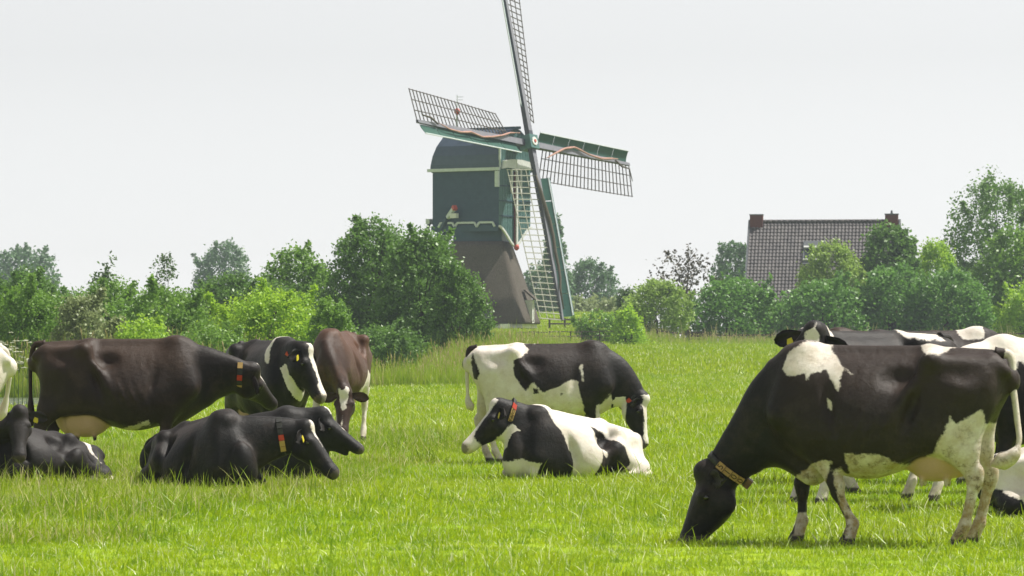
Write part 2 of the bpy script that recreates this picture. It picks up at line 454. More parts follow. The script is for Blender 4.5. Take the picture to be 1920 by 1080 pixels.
    # dewlap
    for i in range(1, 6):
        t = nrm(NP[i+1]-NP[i]); lat = nrm(Lb*(1-i/8)+Lh*i/8); up = np.cross(t, lat); up = -up if np.dot(up, Vb+Fv) < 0 else up
        S.cap(NP[i]-up*nv[i]*(.93+brisket*1.2), NP[i+1]-up*nv[i+1]*(.93+brisket), .035, .03, .05)
    S.cap(B(.86, 0, .86-brisket), B(.55, 0, .66-brisket*.8), .09, .12, .10)
    # head
    hs = hscale
    S.loft([(a*hs, t*hs, b*hs, w*hs, f) for a, t, b, w, f in (HEAD if not mouth else
           [(a, t, b if a < .3 else b+.035*min(1, (a-.3)/.15), w, f) for a, t, b, w, f in HEAD])], poll, D, Lh, Fv, .05, 2.5, 2.0)
    HP = lambda a, l, v: poll + hs*(D*a + Lh*l + Fv*v)
    if mouth:
        q0 = HP(.20, 0, -.24); q1 = HP(.47, 0, -.155 - mouth); lat = Lh
        S.cap(q0, q1, (.07, .05), (.045, .028), .05, lat)
    S.ell(HP(.015, 0, .0), (.075*hs,)*3, .06)
    for sg in (-1, 1):
        S.ell(HP(.165, sg*.098, -.045), (.04*hs,)*3, .03)          # brow
        S.ell(HP(.16, sg*.075, -.19), (.085*hs, .05*hs, .085*hs), .05)   # cheek
        S.ell(HP(.555, sg*.035, -.045), (.03*hs,)*3, .03)         # nostril wing
        S.ell(HP(.585, sg*.036, -.05), (.016*hs,)*3, .012, cut=True)
    S.ell(HP(.54, 0, -.075), (.055*hs, .055*hs, .05*hs), .04)
    # legs
    for i, sg in enumerate((1, -1)):
        y = sg*.19
        if not lying:
            kx, hx = fl[i]
            S.cap(B(.66, sg*.19, .98), B(.54, sg*.185, .80), (.075, .13), (.065, .11), .08)
            S.cap((.54, y, .82), (kx, sg*.175, .45), (.062, .095), (.046, .055), .05)
            S.cap((kx, sg*.175, .46), (kx-.004, sg*.175, .39), (.05, .056), (.043, .047), .03)
            S.cap((kx-.004, sg*.175, .40), (hx, sg*.175, .17), (.036, .037), (.033, .037), .03)
            S.cap((hx, sg*.175, .175), (hx+.02, sg*.175, .115), (.043, .047), (.04, .042), .025)
            S.cap((hx+.02, sg*.175, .11), (hx+.05, sg*.175, .03), (.045, .046), (.052, .062), .02)
            ox = hl[i][0]; hk = ox - .075
            S.cap(B(-.52, sg*.175, 1.12), B(-.47, sg*.20, .88), (.10, .21), (.085, .17), .10)
            S.cap(B(-.40, sg*.20, .88), (hk+.10, sg*.185, .70), (.085, .125), (.058, .085), .08)
            S.cap(B(-.70, sg*.15, 1.15), (hk+.05, sg*.175, .74), (.08, .10), (.05, .07), .09)
            S.cap((hk+.10, sg*.185, .70), (hk+.01, sg*.18, .53), (.052, .075), (.04, .062), .06)
            S.cap((hk-.02, sg*.18, .56), (hk, sg*.18, .47), (.036, .05), (.036, .046), .03)
            S.cap((hk, sg*.18, .49), (ox, sg*.18, .17), (.034, .044), (.033, .038), .035)
            S.cap((ox, sg*.18, .175), (ox+.03, sg*.18, .115), (.043, .048), (.04, .042), .025)
            S.cap((ox+.03, sg*.18, .11), (ox+.065, sg*.18, .03), (.045, .046), (.052, .062), .02)
            # flank fold
            S.cap(B(-.36, sg*.215, .86), B(-.12, sg*.235, .70), (.035, .08), (.03, .05), .08)
        else:
            yy = .20 + (.04 if sg > 0 else 0)
            S.cap(B(.64, sg*.20, .95), (.47, sg*.26, .20), (.075, .12), (.06, .09), .09)
            S.cap((.47, sg*.26, .18), (.80, sg*.22, .09), (.05, .06), (.045, .05), .05)
            S.cap((.80, sg*.22, .085), (.55, sg*.15, .04), (.04, .04), (.035, .035), .03)
            # hind: big folded thigh, hock, foot forward
            S.cap(B(-.52, sg*.20, 1.08), (-.28, sg*.40, .30), (.09, .19), (.075, .13), .10)
            S.cap((-.28, sg*.40, .28), (-.66, sg*.41, .10), (.07, .11), (.045, .06), .07)
            S.cap((-.66, sg*.41, .09), (-.35, sg*.47, .04), (.04, .045), (.035, .035), .04)
            S.cap((-.35, sg*.47, .04), (-.24, sg*.48, .03), (.045, .04), (.05, .035), .03)
            S.cap(B(-.70, sg*.14, 1.1), (-.72, sg*.30, .14), (.10, .13), (.09, .10), .12)
    # udder
    ud = []
    if udder and not lying:
        for c, r in ((( -.36, 0, .66), (.21*udder, .17, .17*udder)), ((-.54, 0, .72), (.12*udder, .13, .19*udder))):
            S.ell(c, r, .05); ud.append((np.array(c), np.array(r)))
        for sx in (-.27, -.45):
            for sy in (-.07, .07):
                zb = .66 - .155*udder
                S.cap((sx, sy, zb+.02), (sx, sy*1.1, zb-.05), .022, .014, .025)
    V, F = S.mesh()
    info = dict(poll=poll, D=D, F=Fv, L=Lh, hs=hs, ud=ud, NP=NP, nv=nv, nl=nl, Lb=Lb, Vb=Vb, dz=dz, B=B, HP=HP)
    # ears : cupped leaves, joined into the same surface object
    MI = [np.zeros(len(F), int)]
    Vs = [V]; Fs = [F]; tags = [np.zeros(len(V))]; off = len(V)
    for i, sg in enumerate((1, -1)):
        base, out, nn, wd = ear_frame(info, sg, ears[i])
        EV = []; rows = [(0, .026), (.05, .046), (.10, .064), (.15, .068), (.20, .050), (.235, .012)]
        for t, w in rows:
            for u in (-1, -.5, 0, .5, 1):
                cup = (u*u)*.024 - .012*t/.2
                EV.append(base + hs*(out*t + wd*w*u + nn*(cup)))
        for t, w in rows:
            for u in (-1, -.5, 0, .5, 1):
                cup = (u*u)*.024 - .012*t/.2
                EV.append(base + hs*(out*t + wd*w*u*.96 + nn*(cup - .014*(1-abs(u))-.004)))
        R = len(rows); EF = []
        for q in (0, R*5):
            for a in range(R-1):
                for b in range(4):
                    f = (q+a*5+b, q+a*5+b+1, q+(a+1)*5+b+1, q+(a+1)*5+b)
                    EF.append(f if q == 0 else f[::-1])
        for a in range(R-1):
            EF.append((a*5, (a+1)*5, R*5+(a+1)*5, R*5+a*5)); EF.append((a*5+4, R*5+a*5+4, R*5+(a+1)*5+4, (a+1)*5+4))
        for b in range(4):
            EF.append(((R-1)*5+b, (R-1)*5+b+1, R*5+(R-1)*5+b+1, R*5+(R-1)*5+b))
        Vs.append(np.array(EV)); Fs.append(np.array(EF)+off); off += len(EV); tags.append(np.full(len(EV), 1.)); MI.append(np.zeros(len(EF), int))
    # eyes
    for sg in (1, -1):
        c = HP(.172, sg*.116, -.062); EV = []; EF = []
        for a in range(7):
            for b in range(10):
                th = math.pi*a/6; ph = 2*math.pi*b/10
                EV.append(c + hs*.024*np.array((math.sin(th)*math.cos(ph), math.sin(th)*math.sin(ph), math.cos(th))))
        for a in range(6):
            for b in range(10): EF.append((a*10+b, (a+1)*10+b, (a+1)*10+(b+1) % 10, a*10+(b+1) % 10))
        Vs.append(np.array(EV)); Fs.append(np.array(EF)+off); off += len(EV); tags.append(np.full(len(EV), 2.)); MI.append(np.ones(len(EF), int))
    # tail
    if tail is None:
        if not lying: tail = [B(-.80, 0, 1.42), (-.91, 0, 1.41), (-.95, 0, 1.25), (-.955, 0, 1.0), (-.95, .0, .75), (-.94, 0, .55)]
        else: tail = [B(-.80, 0, 1.38), B(-.90, 0, 1.32), B(-.95, .06, 1.12), (-.90, .20, .14), (-.75, .42, .05), (-.5, .56, .03)]
    tp = np.array([np.asarray(q, float) for q in tail])
    # resample with Catmull-Rom
    ext = np.vstack([2*tp[0]-tp[1], tp, 2*tp[-1]-tp[-2]]); pp = []
    for i in range(len(tp)-1):
        for u in np.linspace(0, 1, 6, endpoint=False):
            a, b, c, d = ext[i:i+4]
            pp.append(.5*((2*b)+(-a+c)*u+(2*a-5*b+4*c-d)*u*u+(-a+3*b-3*c+d)*u**3))
    pp.append(tp[-1]); pp = np.array(pp); uu = np.linspace(0, 1, len(pp))
    rr = np.interp(uu, [0, .08, .3, .7, .78, .92, 1], [.055, .04, .026, .02, tail_sw*.7, tail_sw, .012])
    TV, TF = tube(pp, rr, 9)
    Vs.append(TV); Fs.append(TF+off); tags.append(3 + np.concatenate([uu.repeat(9), [0, 1]])); MI.append(np.zeros(len(TF), int))
    info['tag'] = np.concatenate(tags); info['MI'] = np.concatenate(MI)
    info['tailpath'] = pp
    return np.concatenate(Vs), np.concatenate(Fs), info
# ------------------------------------------------------------------ land
def pos(q): return q.n('ShaderNodeNewGeometry').outputs['Position']

def m_ground():
    q = NT('pasture_soil'); p = pos(q)
    a = q.noise(p, .25, 5, .6); b = q.noise(p, 3., 4, .7)
    c = q.mix(q.map(a, .35, .65), (.21, .33, .010), (.28, .37, .018)); c = q.mix(q.map(b, .4, .75), c, (.13, .20, .02))
    q.bsdf(c, .9, .1, b, .6, .05); return q.m
def m_grass(name, a, b, straw, pstraw, dark=(.045, .13, .012), trans=.45, gloss=.38):
    q = NT(name); p = pos(q); r = q.attr('rnd'); hh = q.attr('hh')
    n1 = q.noise(p, .32, 4, .6); n2 = q.noise(p, 2.1, 4, .65); n3 = q.noise(p, .09, 2, .5)
    c = q.mix(q.map(q.math('ADD', r, q.math('MULTIPLY_ADD', n1, 1.4, -.7)), .1, .9), a, b)
    c = q.mix(q.map(n2, .47, .62, 0, .8), c, dark)
    c = q.mix(q.map(n3, .45, .65, 0, .35), c, (.40, .44, .05))
    c = q.mix(q.math('GREATER_THAN', r, q.math('SUBTRACT', 1.-pstraw, q.map(n1, .5, .75, 0, pstraw*1.5))), c, straw)
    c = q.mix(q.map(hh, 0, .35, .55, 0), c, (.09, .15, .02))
    b1 = q.n('ShaderNodeBsdfPrincipled'); q.l(c, b1.inputs['Base Color']); b1.inputs['Roughness'].default_value = .42; b1.inputs['Specular IOR Level'].default_value = gloss
    tr = q.n('ShaderNodeBsdfTranslucent'); q.l(q.mix(.25, c, (.42, .50, .008)), tr.inputs[0])
    mx = q.n('ShaderNodeMixShader'); mx.inputs[0].default_value = trans; q.l(b1.outputs[0], mx.inputs[1]); q.l(tr.outputs[0], mx.inputs[2]); q.l(mx.outputs[0], q.out.inputs[0])
    return q.m
def m_leaf(name, a, b, trans=.35, gloss=.4, rough=.42):
    q = NT(name); r = q.attr('rnd'); p = pos(q)
    c = q.mix(r, a, b); c = q.mix(q.map(q.noise(p, .55, 3), .4, .7, 0, .45), c, tuple(x*.62 for x in a))
    b1 = q.n('ShaderNodeBsdfPrincipled'); q.l(c, b1.inputs['Base Color']); b1.inputs['Roughness'].default_value = rough; b1.inputs['Specular IOR Level'].default_value = gloss
    tr = q.n('ShaderNodeBsdfTranslucent'); q.l(q.mix(.35, c, tuple(min(1, x*1.9) for x in b)), tr.inputs[0])
    mx = q.n('ShaderNodeMixShader'); mx.inputs[0].default_value = trans; q.l(b1.outputs[0], mx.inputs[1]); q.l(tr.outputs[0], mx.inputs[2]); q.l(mx.outputs[0], q.out.inputs[0])
    return q.m

M_SOIL = m_ground()
# one sheet from behind the camera to the horizon
gx = np.unique(np.concatenate([np.linspace(-40, 40, 161), np.linspace(-120, 120, 81), np.array([-3000, -1500, -800, -400, -220, 220, 400, 800, 1500, 3000.])]))
gy = np.unique(np.concatenate([np.linspace(-30, 20, 6), np.linspace(20, 60, 81), np.linspace(60, 360, 201), np.array([380, 420, 500, 600, 700, 900, 1300, 2000, 3500.])]))
GX, GY = np.meshgrid(gx, gy, indexing='ij'); GZ = ground_z(GX, GY)
nx, ny = len(gx), len(gy); I = np.arange(nx*ny).reshape(nx, ny)
gf = np.stack([I[:-1, :-1], I[1:, :-1], I[1:, 1:], I[:-1, 1:]], -1).reshape(-1, 4)
tag(obj('ground', mesh_np('ground', np.stack([GX, GY, GZ], -1).reshape(-1, 3), gf, [M_SOIL])), kind='structure')
# ditch water
q = NT('ditch_water'); p = pos(q)
q.bsdf(q.mix(q.map(q.noise(p, 2.2, 4), .45, .6), (.05, .06, .05), (.14, .19, .06)), .22, .6, q.noise(p, 5, 4, .7), 1., .12)
wv_ = [(-70, 100, -.30), (4, 100, -.30), (4, 226, -.30), (-70, 226, -.30)]
tag(obj('water', mesh_np('water', wv_, [(0, 1, 2, 3)], [q.m])), kind='structure')

# ------------------------------------------------------------------ grass: blade tiles scattered by geometry nodes
def blades(n, size, h, hs, wd, rs, lean=.35, straw_tall=0., seed=0.):
    """n blades on a size x size square -> verts, faces, rnd, hh"""
    # clumped base points
    k = max(6, n//14); cc = rs.uniform(-size/2, size/2, (k, 2)); ci = rs.randint(0, k, n)
    b = np.where(rs.rand(n, 1) < .55, cc[ci]+rs.normal(0, size*.045, (n, 2)), rs.uniform(-size/2, size/2, (n, 2)))
    H = h*np.exp(rs.normal(0, hs, n)); az = rs.uniform(0, 2*np.pi, n); L = np.abs(rs.normal(0, lean, n))
    rnd = rs.rand(n)
    tall = rs.rand(n) < straw_tall; H = np.where(tall, H*1.9, H); rnd = np.where(tall, .985, rnd*.97)
    dx, dy = np.cos(az), np.sin(az); ta = rs.uniform(0, 2*np.pi, n); tx, ty = np.cos(ta), np.sin(ta)
    w = wd*rs.uniform(.6, 1.3, n)*np.where(tall, .6, 1)
    B = np.stack([b[:, 0], b[:, 1], np.full(n, -.02)], 1)
    def ring(f, ww):
        bend = L*H*f**1.8
        c = B+np.stack([dx*bend, dy*bend, H*f*(1-.25*L*f)], 1); o = np.stack([tx*w*ww, ty*w*ww, 0*w], 1)
        return c-o, c+o
    a0, a1 = ring(0, .5); b0, b1 = ring(.5, .48); c0, c1 = ring(.82, .3); t0, _ = ring(1., 0)
    V = np.stack([a0, a1, b0, b1, c0, c1, t0], 1).reshape(-1, 3)
    i = np.arange(n)[:, None]*7
    F = np.concatenate([i+np.array([[0, 1, 3, 2]]), i+np.array([[2, 3, 5, 4]]), i+np.array([[4, 5, 6, 6]])])
    return V, F, rnd.repeat(7), np.tile([0, 0, .5, .5, .82, .82, 1.], n)
def plume_tile(n, size, h, rs):
    """tall stems with seed heads or plumes"""
    V = []; F = []; rn = []; hh = []
    for i in range(n):
        x, y = rs.uniform(-size/2, size/2, 2); H = h*rs.uniform(.75, 1.2); a = rs.uniform(0, 6.28); l = rs.uniform(.02, .12)
        p = [np.array((x, y, 0)), np.array((x+l*.3*math.cos(a), y+l*.3*math.sin(a), H*.6)), np.array((x+l*math.cos(a), y+l*math.sin(a), H*.84)), np.array((x+1.25*l*math.cos(a), y+1.25*l*math.sin(a), H*.93)), np.array((x+1.6*l*math.cos(a), y+1.6*l*math.sin(a), H))]
        v, f = tube(p, [.004, .004, .004, .018, .003], 4); f = f+len(V)
        V += list(v); F += list(f); rn += [.99]*len(v); hh += [1.]*len(v)
    return np.array(V), np.array(F), np.array(rn), np.array(hh)
def join(*parts):
    V = []; F = []; A = []; B = []; o = 0
    for v, f, a, b in parts:
        V.append(v); F.append(f+o); A.append(a); B.append(b); o += len(v)
    return np.concatenate(V), np.concatenate(F), np.concatenate(A), np.concatenate(B)
def tile_set(name, mat, makers):
    c = bpy.data.collections.new(name)
    for i, mk in enumerate(makers):
        V, F, r, h = mk(np.random.RandomState(11+i*7))
        c.objects.link(bpy.data.objects.new('%s_%02d' % (name, i), mesh_np(name, V, F, [mat], None, False, dict(rnd=r, hh=h))))
    return c
def scatter(name, coll, P, sc, label, cat, seed=1):
    """points object whose vertices carry tiles of coll"""
    rs = np.random.RandomState(seed); P = np.asarray(P, np.float32)
    me = bpy.data.meshes.new(name); me.vertices.add(len(P)); me.vertices.foreach_set('co', P.ravel())
    for n, ty, a in (('rz', 'FLOAT', rs.uniform(0, 6.283, len(P))), ('sc', 'FLOAT', sc), ('idx', 'INT', rs.randint(0, 1000, len(P)))):
        x = me.attributes.new(n, ty, 'POINT'); x.data.foreach_set('value', np.asarray(a, np.float32 if ty == 'FLOAT' else np.int32))
    o = obj(name, me)
    g = bpy.data.node_groups.new(name, 'GeometryNodeTree')
    g.interface.new_socket('Geometry', in_out='INPUT', socket_type='NodeSocketGeometry'); g.interface.new_socket('Geometry', in_out='OUTPUT', socket_type='NodeSocketGeometry')
    N = g.nodes.new; gi = N('NodeGroupInput'); go = N('NodeGroupOutput'); ip = N('GeometryNodeInstanceOnPoints'); ci = N('GeometryNodeCollectionInfo')
    ci.inputs['Collection'].default_value = coll; ci.inputs['Separate Children'].default_value = True; ci.inputs['Reset Children'].default_value = True
    def na(n, ty):
        x = N('GeometryNodeInputNamedAttribute'); x.data_type = ty; x.inputs['Name'].default_value = n
        return [s for s in x.outputs if s.enabled and s.name == 'Attribute'][0]
    cx = N('ShaderNodeCombineXYZ'); l = g.links.new
    l(na('rz', 'FLOAT'), cx.inputs['Z']); l(cx.outputs[0], ip.inputs['Rotation']); l(na('sc', 'FLOAT'), ip.inputs['Scale']); l(na('idx', 'INT'), ip.inputs['Instance Index'])
    ip.inputs['Pick Instance'].default_value = True
    l(gi.outputs[0], ip.inputs['Points']); l(ci.outputs[0], ip.inputs['Instance']); l(ip.outputs[0], go.inputs[0])
    md = o.modifiers.new('scatter', 'NODES'); md.node_group = g
    tag(o, label, cat, None, 'stuff'); return o
def spread(y0, y1, step, seed, pad=2.5, jit=.5):
    """jittered grid over the strip of land the camera sees between two distances"""
    rs = np.random.RandomState(seed); out = []
    for y in np.arange(y0, y1, step):
        hw = .1255*y+pad; xs = np.arange(-hw, hw, step); yy = y+rs.uniform(-jit, jit, len(xs))*step
        out.append(np.stack([xs+rs.uniform(-jit, jit, len(xs))*step, yy], 1))
    P = np.concatenate(out); return np.column_stack([P, ground_z(P[:, 0], P[:, 1])])
def vnoise(P, f, seed=0):
    x = P[:, 0]*f; y = P[:, 1]*f; rs = np.random.RandomState(seed); T = rs.rand(64, 64)
    xi = np.floor(x).astype(int); yi = np.floor(y).astype(int); u = x-xi; v = y-yi; u = u*u*(3-2*u); v = v*v*(3-2*v)
    g = lambda a, b: T[a % 64, b % 64]
    return (g(xi, yi)*(1-u)+g(xi+1, yi)*u)*(1-v)+(g(xi, yi+1)*(1-u)+g(xi+1, yi+1)*u)*v
def pasture(P):      # right of the ditch
    q, sd_ = ditch(P[:, 0], P[:, 1]); return (q > .6) & (sd_ > 0)

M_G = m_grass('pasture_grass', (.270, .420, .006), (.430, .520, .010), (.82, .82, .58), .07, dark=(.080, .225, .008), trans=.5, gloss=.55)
M_GR = m_grass('rough_grass', (.21, .35, .012), (.34, .42, .025), (.62, .55, .32), .13, dark=(.09, .22, .012), trans=.5)
M_REED = m_grass('bank_grass', (.22, .38, .025), (.38, .47, .05), (.58, .50, .28), .09, dark=(.12, .28, .03), trans=.45)
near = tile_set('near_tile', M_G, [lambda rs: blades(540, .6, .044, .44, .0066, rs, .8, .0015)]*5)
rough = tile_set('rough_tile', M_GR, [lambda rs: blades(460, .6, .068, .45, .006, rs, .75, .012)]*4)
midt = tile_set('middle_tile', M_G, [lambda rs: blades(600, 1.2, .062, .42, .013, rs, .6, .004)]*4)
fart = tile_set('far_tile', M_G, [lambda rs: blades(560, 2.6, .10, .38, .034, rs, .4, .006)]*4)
reed = tile_set('bank_tile', M_REED, [lambda rs: join(blades(150, 1.0, .62, .34, .016, rs, .30), plume_tile(3, 1.0, 1.0, rs))]*4)
fring = tile_set('fringe_tile', M_REED, [lambda rs: join(blades(170, 1.4, .27, .4, .022, rs, .3, .06), plume_tile(4, 1.4, .55, rs))]*4)

P = spread(23, 64, .42, 1); P = P[pasture(P)]
n1 = vnoise(P, .55, 3); n2 = vnoise(P, .16, 5)
ro = sstep(35, 38, P[:, 1])*(1-sstep(45, 49, P[:, 1]))*(1-sstep(-3.0, -.8, P[:, 0]+.5*(n2-.5)*4)) + .55*(1-sstep(-2.6, -1.0, P[:, 0]+(n2-.5)*5))
isr = (ro*.9+(n1-.5)*.8) > .55
scl = (.70+1.0*n1**1.6)*np.random.RandomState(4).uniform(.8, 1.2, len(P))
scatter('grass', near, P[~isr], scl[~isr], 'short bright green pasture grass', 'grass', 2)
scatter('rough_grass', rough, P[isr], scl[isr], 'longer rough grass with pale stems round the lying cows', 'grass', 3)
P = spread(63, 140, .85, 6, 4); P = P[pasture(P)]
scatter('middle_grass', midt, P, .8+.7*vnoise(P, .4, 8), 'green pasture grass further out', 'grass', 4)
P = spread(138, 350, 1.9, 7, 6); P = P[(P[:, 0] > -30) & (ditch(P[:, 0], P[:, 1])[0] > .5)]
scatter('far_grass', fart, P, .8+.6*vnoise(P, .2, 9), 'distant pasture grass and dyke turf', 'grass', 5)
# tall growth on the ditch banks
P = spread(104, 218, .62, 9, 5); q_, sd_ = ditch(P[:, 0], P[:, 1]); nn_ = vnoise(P, .35, 12)
near_bank = (sd_ > 0) & (q_ > .3) & (q_ < 1.6+2.2*nn_+.008*P[:, 1]); far_bank = (sd_ < 0) & (q_ > .2) & (q_ < 9) & (P[:, 1] < 215)
gap = (sd_ > 0) & (P[:, 0] < -10.5)
k = (near_bank & ~gap) | far_bank
P = P[k]; scatter('bank_grass', reed, P, np.where(sd_[k] > 0, .78, .95)*(.6+.8*vnoise(P, .5, 13))*np.random.RandomState(3).uniform(.75, 1.2, len(P)), 'tall yellow green reeds and grass along the ditch', 'reeds', 6)
P = spread(228, 262, 1.0, 10, 3); nn_ = vnoise(P, .2, 14); k = (P[:, 0] > 4) & (P[:, 1] > 246+12*nn_) & (P[:, 1] < 258) | (P[:, 0] < 4) & (P[:, 1] > 238) & (P[:, 1] < 246)
P = P[k]; scatter('fringe_grass', fring, P, .7+.8*vnoise(P, .5, 15), 'tall seeding grass at the far edge of the pasture', 'grass', 7)
# ------------------------------------------------------------------ trees and shrubs
M_BARK = paint('bark', (.075, .06, .045), (.045, .036, .028), .9, 9, .1, .6)
LEAF = dict(
    alder=m_leaf('leaf_alder', (0.080, 0.169, 0.031), (0.157, 0.297, 0.044), .32),
    bright=m_leaf('leaf_bright', (0.214, 0.394, 0.029), (0.376, 0.559, 0.044), .42),
    mid=m_leaf('leaf_mid', (0.109, 0.228, 0.031), (0.205, 0.357, 0.044), .35),
    grey=m_leaf('leaf_grey_willow', (0.198, 0.259, 0.106), (0.304, 0.357, 0.145), .3),
    hedge=m_leaf('leaf_hedge', (0.084, 0.198, 0.037), (0.163, 0.328, 0.051), .35),
    pale=m_leaf('leaf_pale', (0.204, 0.321, 0.062), (0.310, 0.438, 0.085), .4),
    dark=m_leaf('leaf_dark', (0.058, 0.123, 0.034), (0.115, 0.195, 0.044), .25),
    rust=m_leaf('leaf_rust', (.050, .044, .024), (.082, .064, .032), .15),
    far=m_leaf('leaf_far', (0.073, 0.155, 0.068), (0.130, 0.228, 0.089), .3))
LEAF_TRIS = [0]
def leaf_cloud(centres, n, spread_, leaf, rs, droop=0.):
    """n leaves gathered round the clump centres -> verts, faces, rnd"""
    c = np.asarray(centres, float); k = rs.randint(0, len(c), n)
    p = c[k, :3]+rs.normal(0, 1, (n, 3))*c[k, 3:4]*spread_
    nr = rs.normal(0, 1, (n, 3)); nr[:, 2] += .8; nr[:, 1] -= .25; nr /= np.linalg.norm(nr, axis=1, keepdims=True)
    t = rs.normal(0, 1, (n, 3)); t[:, 2] -= droop; t -= nr*(t*nr).sum(1, keepdims=True); t /= np.linalg.norm(t, axis=1, keepdims=True)
    b = np.cross(nr, t); L = (leaf*rs.uniform(.6, 1.3, n))[:, None]
    V = np.stack([p, p+t*L*.5+b*L*.32, p+t*L, p+t*L*.5-b*L*.32], 1).reshape(-1, 3)
    cr = rs.rand(len(c))
    r = np.clip(.55*cr[k]+.45*rs.rand(n), 0, 1)
    return V, np.arange(4*n).reshape(n, 4), r.repeat(4)
def plant(name, label, cat, x0, x1, yt, yb, d, leaf_m, prof='dome', dens=1.0, leaf=None, seed=0, lobes=None, group=None, trunk=None, droop=0., depth=None, airy=0., base=None):
    """a tree or shrub that fills the picture box x0..x1, yt..yb at distance d"""
    rs = np.random.RandomState(seed+17); s = FPX/d; W = (x1-x0)/s*(1.0 if airy else 1.10); X = wx((x0+x1)/2, d)
    gz = float(ground_z(X, d)) if base is None else base
    top = (wz(yt, d)-gz)*.97; bot = max(0., wz(yb, d)-gz); bot = 0. if bot < 1.3 and trunk is None else bot; H = top-bot; D_ = depth or W*.8
    leaf = leaf or max(.10, 3.5/ (s*.5333))*rs.uniform(.82, 1.25)
    # envelope with lumps: clump centres fill the outer part of the volume
    bumps = rs.normal(0, 1, (16, 3)); bumps /= np.linalg.norm(bumps, axis=1, keepdims=True); bh = rs.uniform(-.5, 1., 16)
    def width(v):
        if prof == 'dome': return np.sqrt(np.clip(1-(v*.99)**2.6, 0, 1))*np.interp(v, [0, .15, 1], [.86, 1, 1])
        if prof == 'cone': return np.interp(v, [0, .12, .75, 1], [.75, 1, .42, .05])
        if prof == 'round': return np.sqrt(np.clip(1-(2*v-1)**2*.98, .02, 1))
        if prof == 'vase': return .40+.60*np.sin(math.pi*np.clip(v*.85+.15, 0, 1))
        return np.sqrt(np.clip(1-v**5, .05, 1))
    nc = int(np.clip(60+W*H*(14 if not airy else 7), 90, 520))
    v = rs.rand(nc*4); v = v[rs.rand(nc*4) < .25+.75*width(v)][:nc]; nc = len(v)
    a = rs.uniform(0, 6.283, nc); q = 1-.55*rs.rand(nc)**1.7 if not airy else np.sqrt(rs.rand(nc))
    u = np.stack([np.cos(a), np.sin(a), 2*v-1], 1); un = u/np.linalg.norm(u, axis=1, keepdims=True)
    lump = (np.clip((un @ bumps.T-.72)/.28, 0, 1)*bh).max(1)*.16+(np.clip((un @ bumps.T-.72)/.28, 0, 1)*np.minimum(bh, 0)).min(1)*.30
    wd_ = width(v)*q*(.90+lump)
    cr_ = W*.045+.10
    cc = np.stack([np.cos(a)*wd_*(W/2), np.sin(a)*wd_*(D_/2), bot+(H-cr_*.6)*np.clip(v*(1+lump*.5), 0, 1.06), cr_*rs.uniform(.55, 1.25, nc)], 1)
    cl = [(x_, y_, z_, W*.14) for x_, y_, z_ in cc[rs.randint(0, nc, 14), :3]*np.array((.75, .75, .92))]
    # loose shoots that break the outline
    sh = []
    for i in range(int(5+W*1.5)):
        k_ = rs.randint(nc)
        if v[k_] < .35: continue
        dr = np.array((math.cos(a[k_])*.7, math.sin(a[k_])*.7, .35+1.1*v[k_])); dr /= np.linalg.norm(dr); e = rs.uniform(.03, .07)*W+.10
        for j in range(4): sh.append((*(cc[k_, :3]+dr*e*(.5+.5*j)), .05+.025*(4-j)))
    if sh: cc = np.concatenate([cc, np.array(sh)])
    cc[:, 2] = np.maximum(cc[:, 2], .1)
    n = int(np.clip(W*H/(leaf*leaf*.42)*(8.6 if not airy else 5.)*dens, 1500, 48000))
    V, F, r = leaf_cloud(cc, n, .60, leaf, rs, droop)
    V[:, 2] = np.maximum(V[:, 2], .03)
    LEAF_TRIS[0] += 2*n
    o = obj(name, None, None, (X, d, gz))
    obj('crown', mesh_np('crown', V, F, [LEAF[leaf_m]], None, False, dict(rnd=r)), o)
    tr = trunk or max(.05, W*.022)
    mb = MB(); k = 3 if bot < 1. and trunk is None else 1
    for i in range(k):
        bx = rs.uniform(-.12, .12)*W if k > 1 else 0.; mid = np.array((bx*1.2+rs.uniform(-.05, .05)*W, rs.uniform(-.05, .05)*W, bot+H*.35))
        path = bez(np.array((bx, 0, -.1)), np.array((bx, 0, bot*.6+.2)), mid*(1, 1, .8), mid, np.linspace(0, 1, 6))
        v, f = tube(path, np.linspace(tr, tr*.6, 6), 8); mb.add(v, [tuple(a) if a[2] != a[3] else tuple(a[:3]) for a in f])
        for (cx, cy, cz, r_) in cl[i::k]:
            st = path[rs.randint(2, 6)]; e = np.array((cx, cy, cz)); q = (st+e)/2+np.array((0, 0, .10*H*rs.rand()))
            pp = bez(st, st*.5+q*.5, q, e, np.linspace(0, 1, 5)); v, f = tube(pp, np.linspace(tr*.45, tr*.12, 5), 5)
            mb.add(v, [tuple(a) if a[2] != a[3] else tuple(a[:3]) for a in f])
            if airy:
                for t_ in range(5):
                    u = rs.normal(0, 1, 3); u[2] = abs(u[2]); u = u/np.linalg.norm(u)*r_*1.1
                    v, f = tube([e, e+u*.6+np.array((0, 0, .05)), e+u], [tr*.14, tr*.09, tr*.03], 4); mb.add(v, [tuple(a) if a[2] != a[3] else tuple(a[:3]) for a in f])
    mb.build('trunk', M_BARK, o, True)
    tag(o, label, cat, group); return o
GL = 'thicket left of the mill'; GR = 'garden hedge and trees round the house'; GF = 'far trees in the haze'
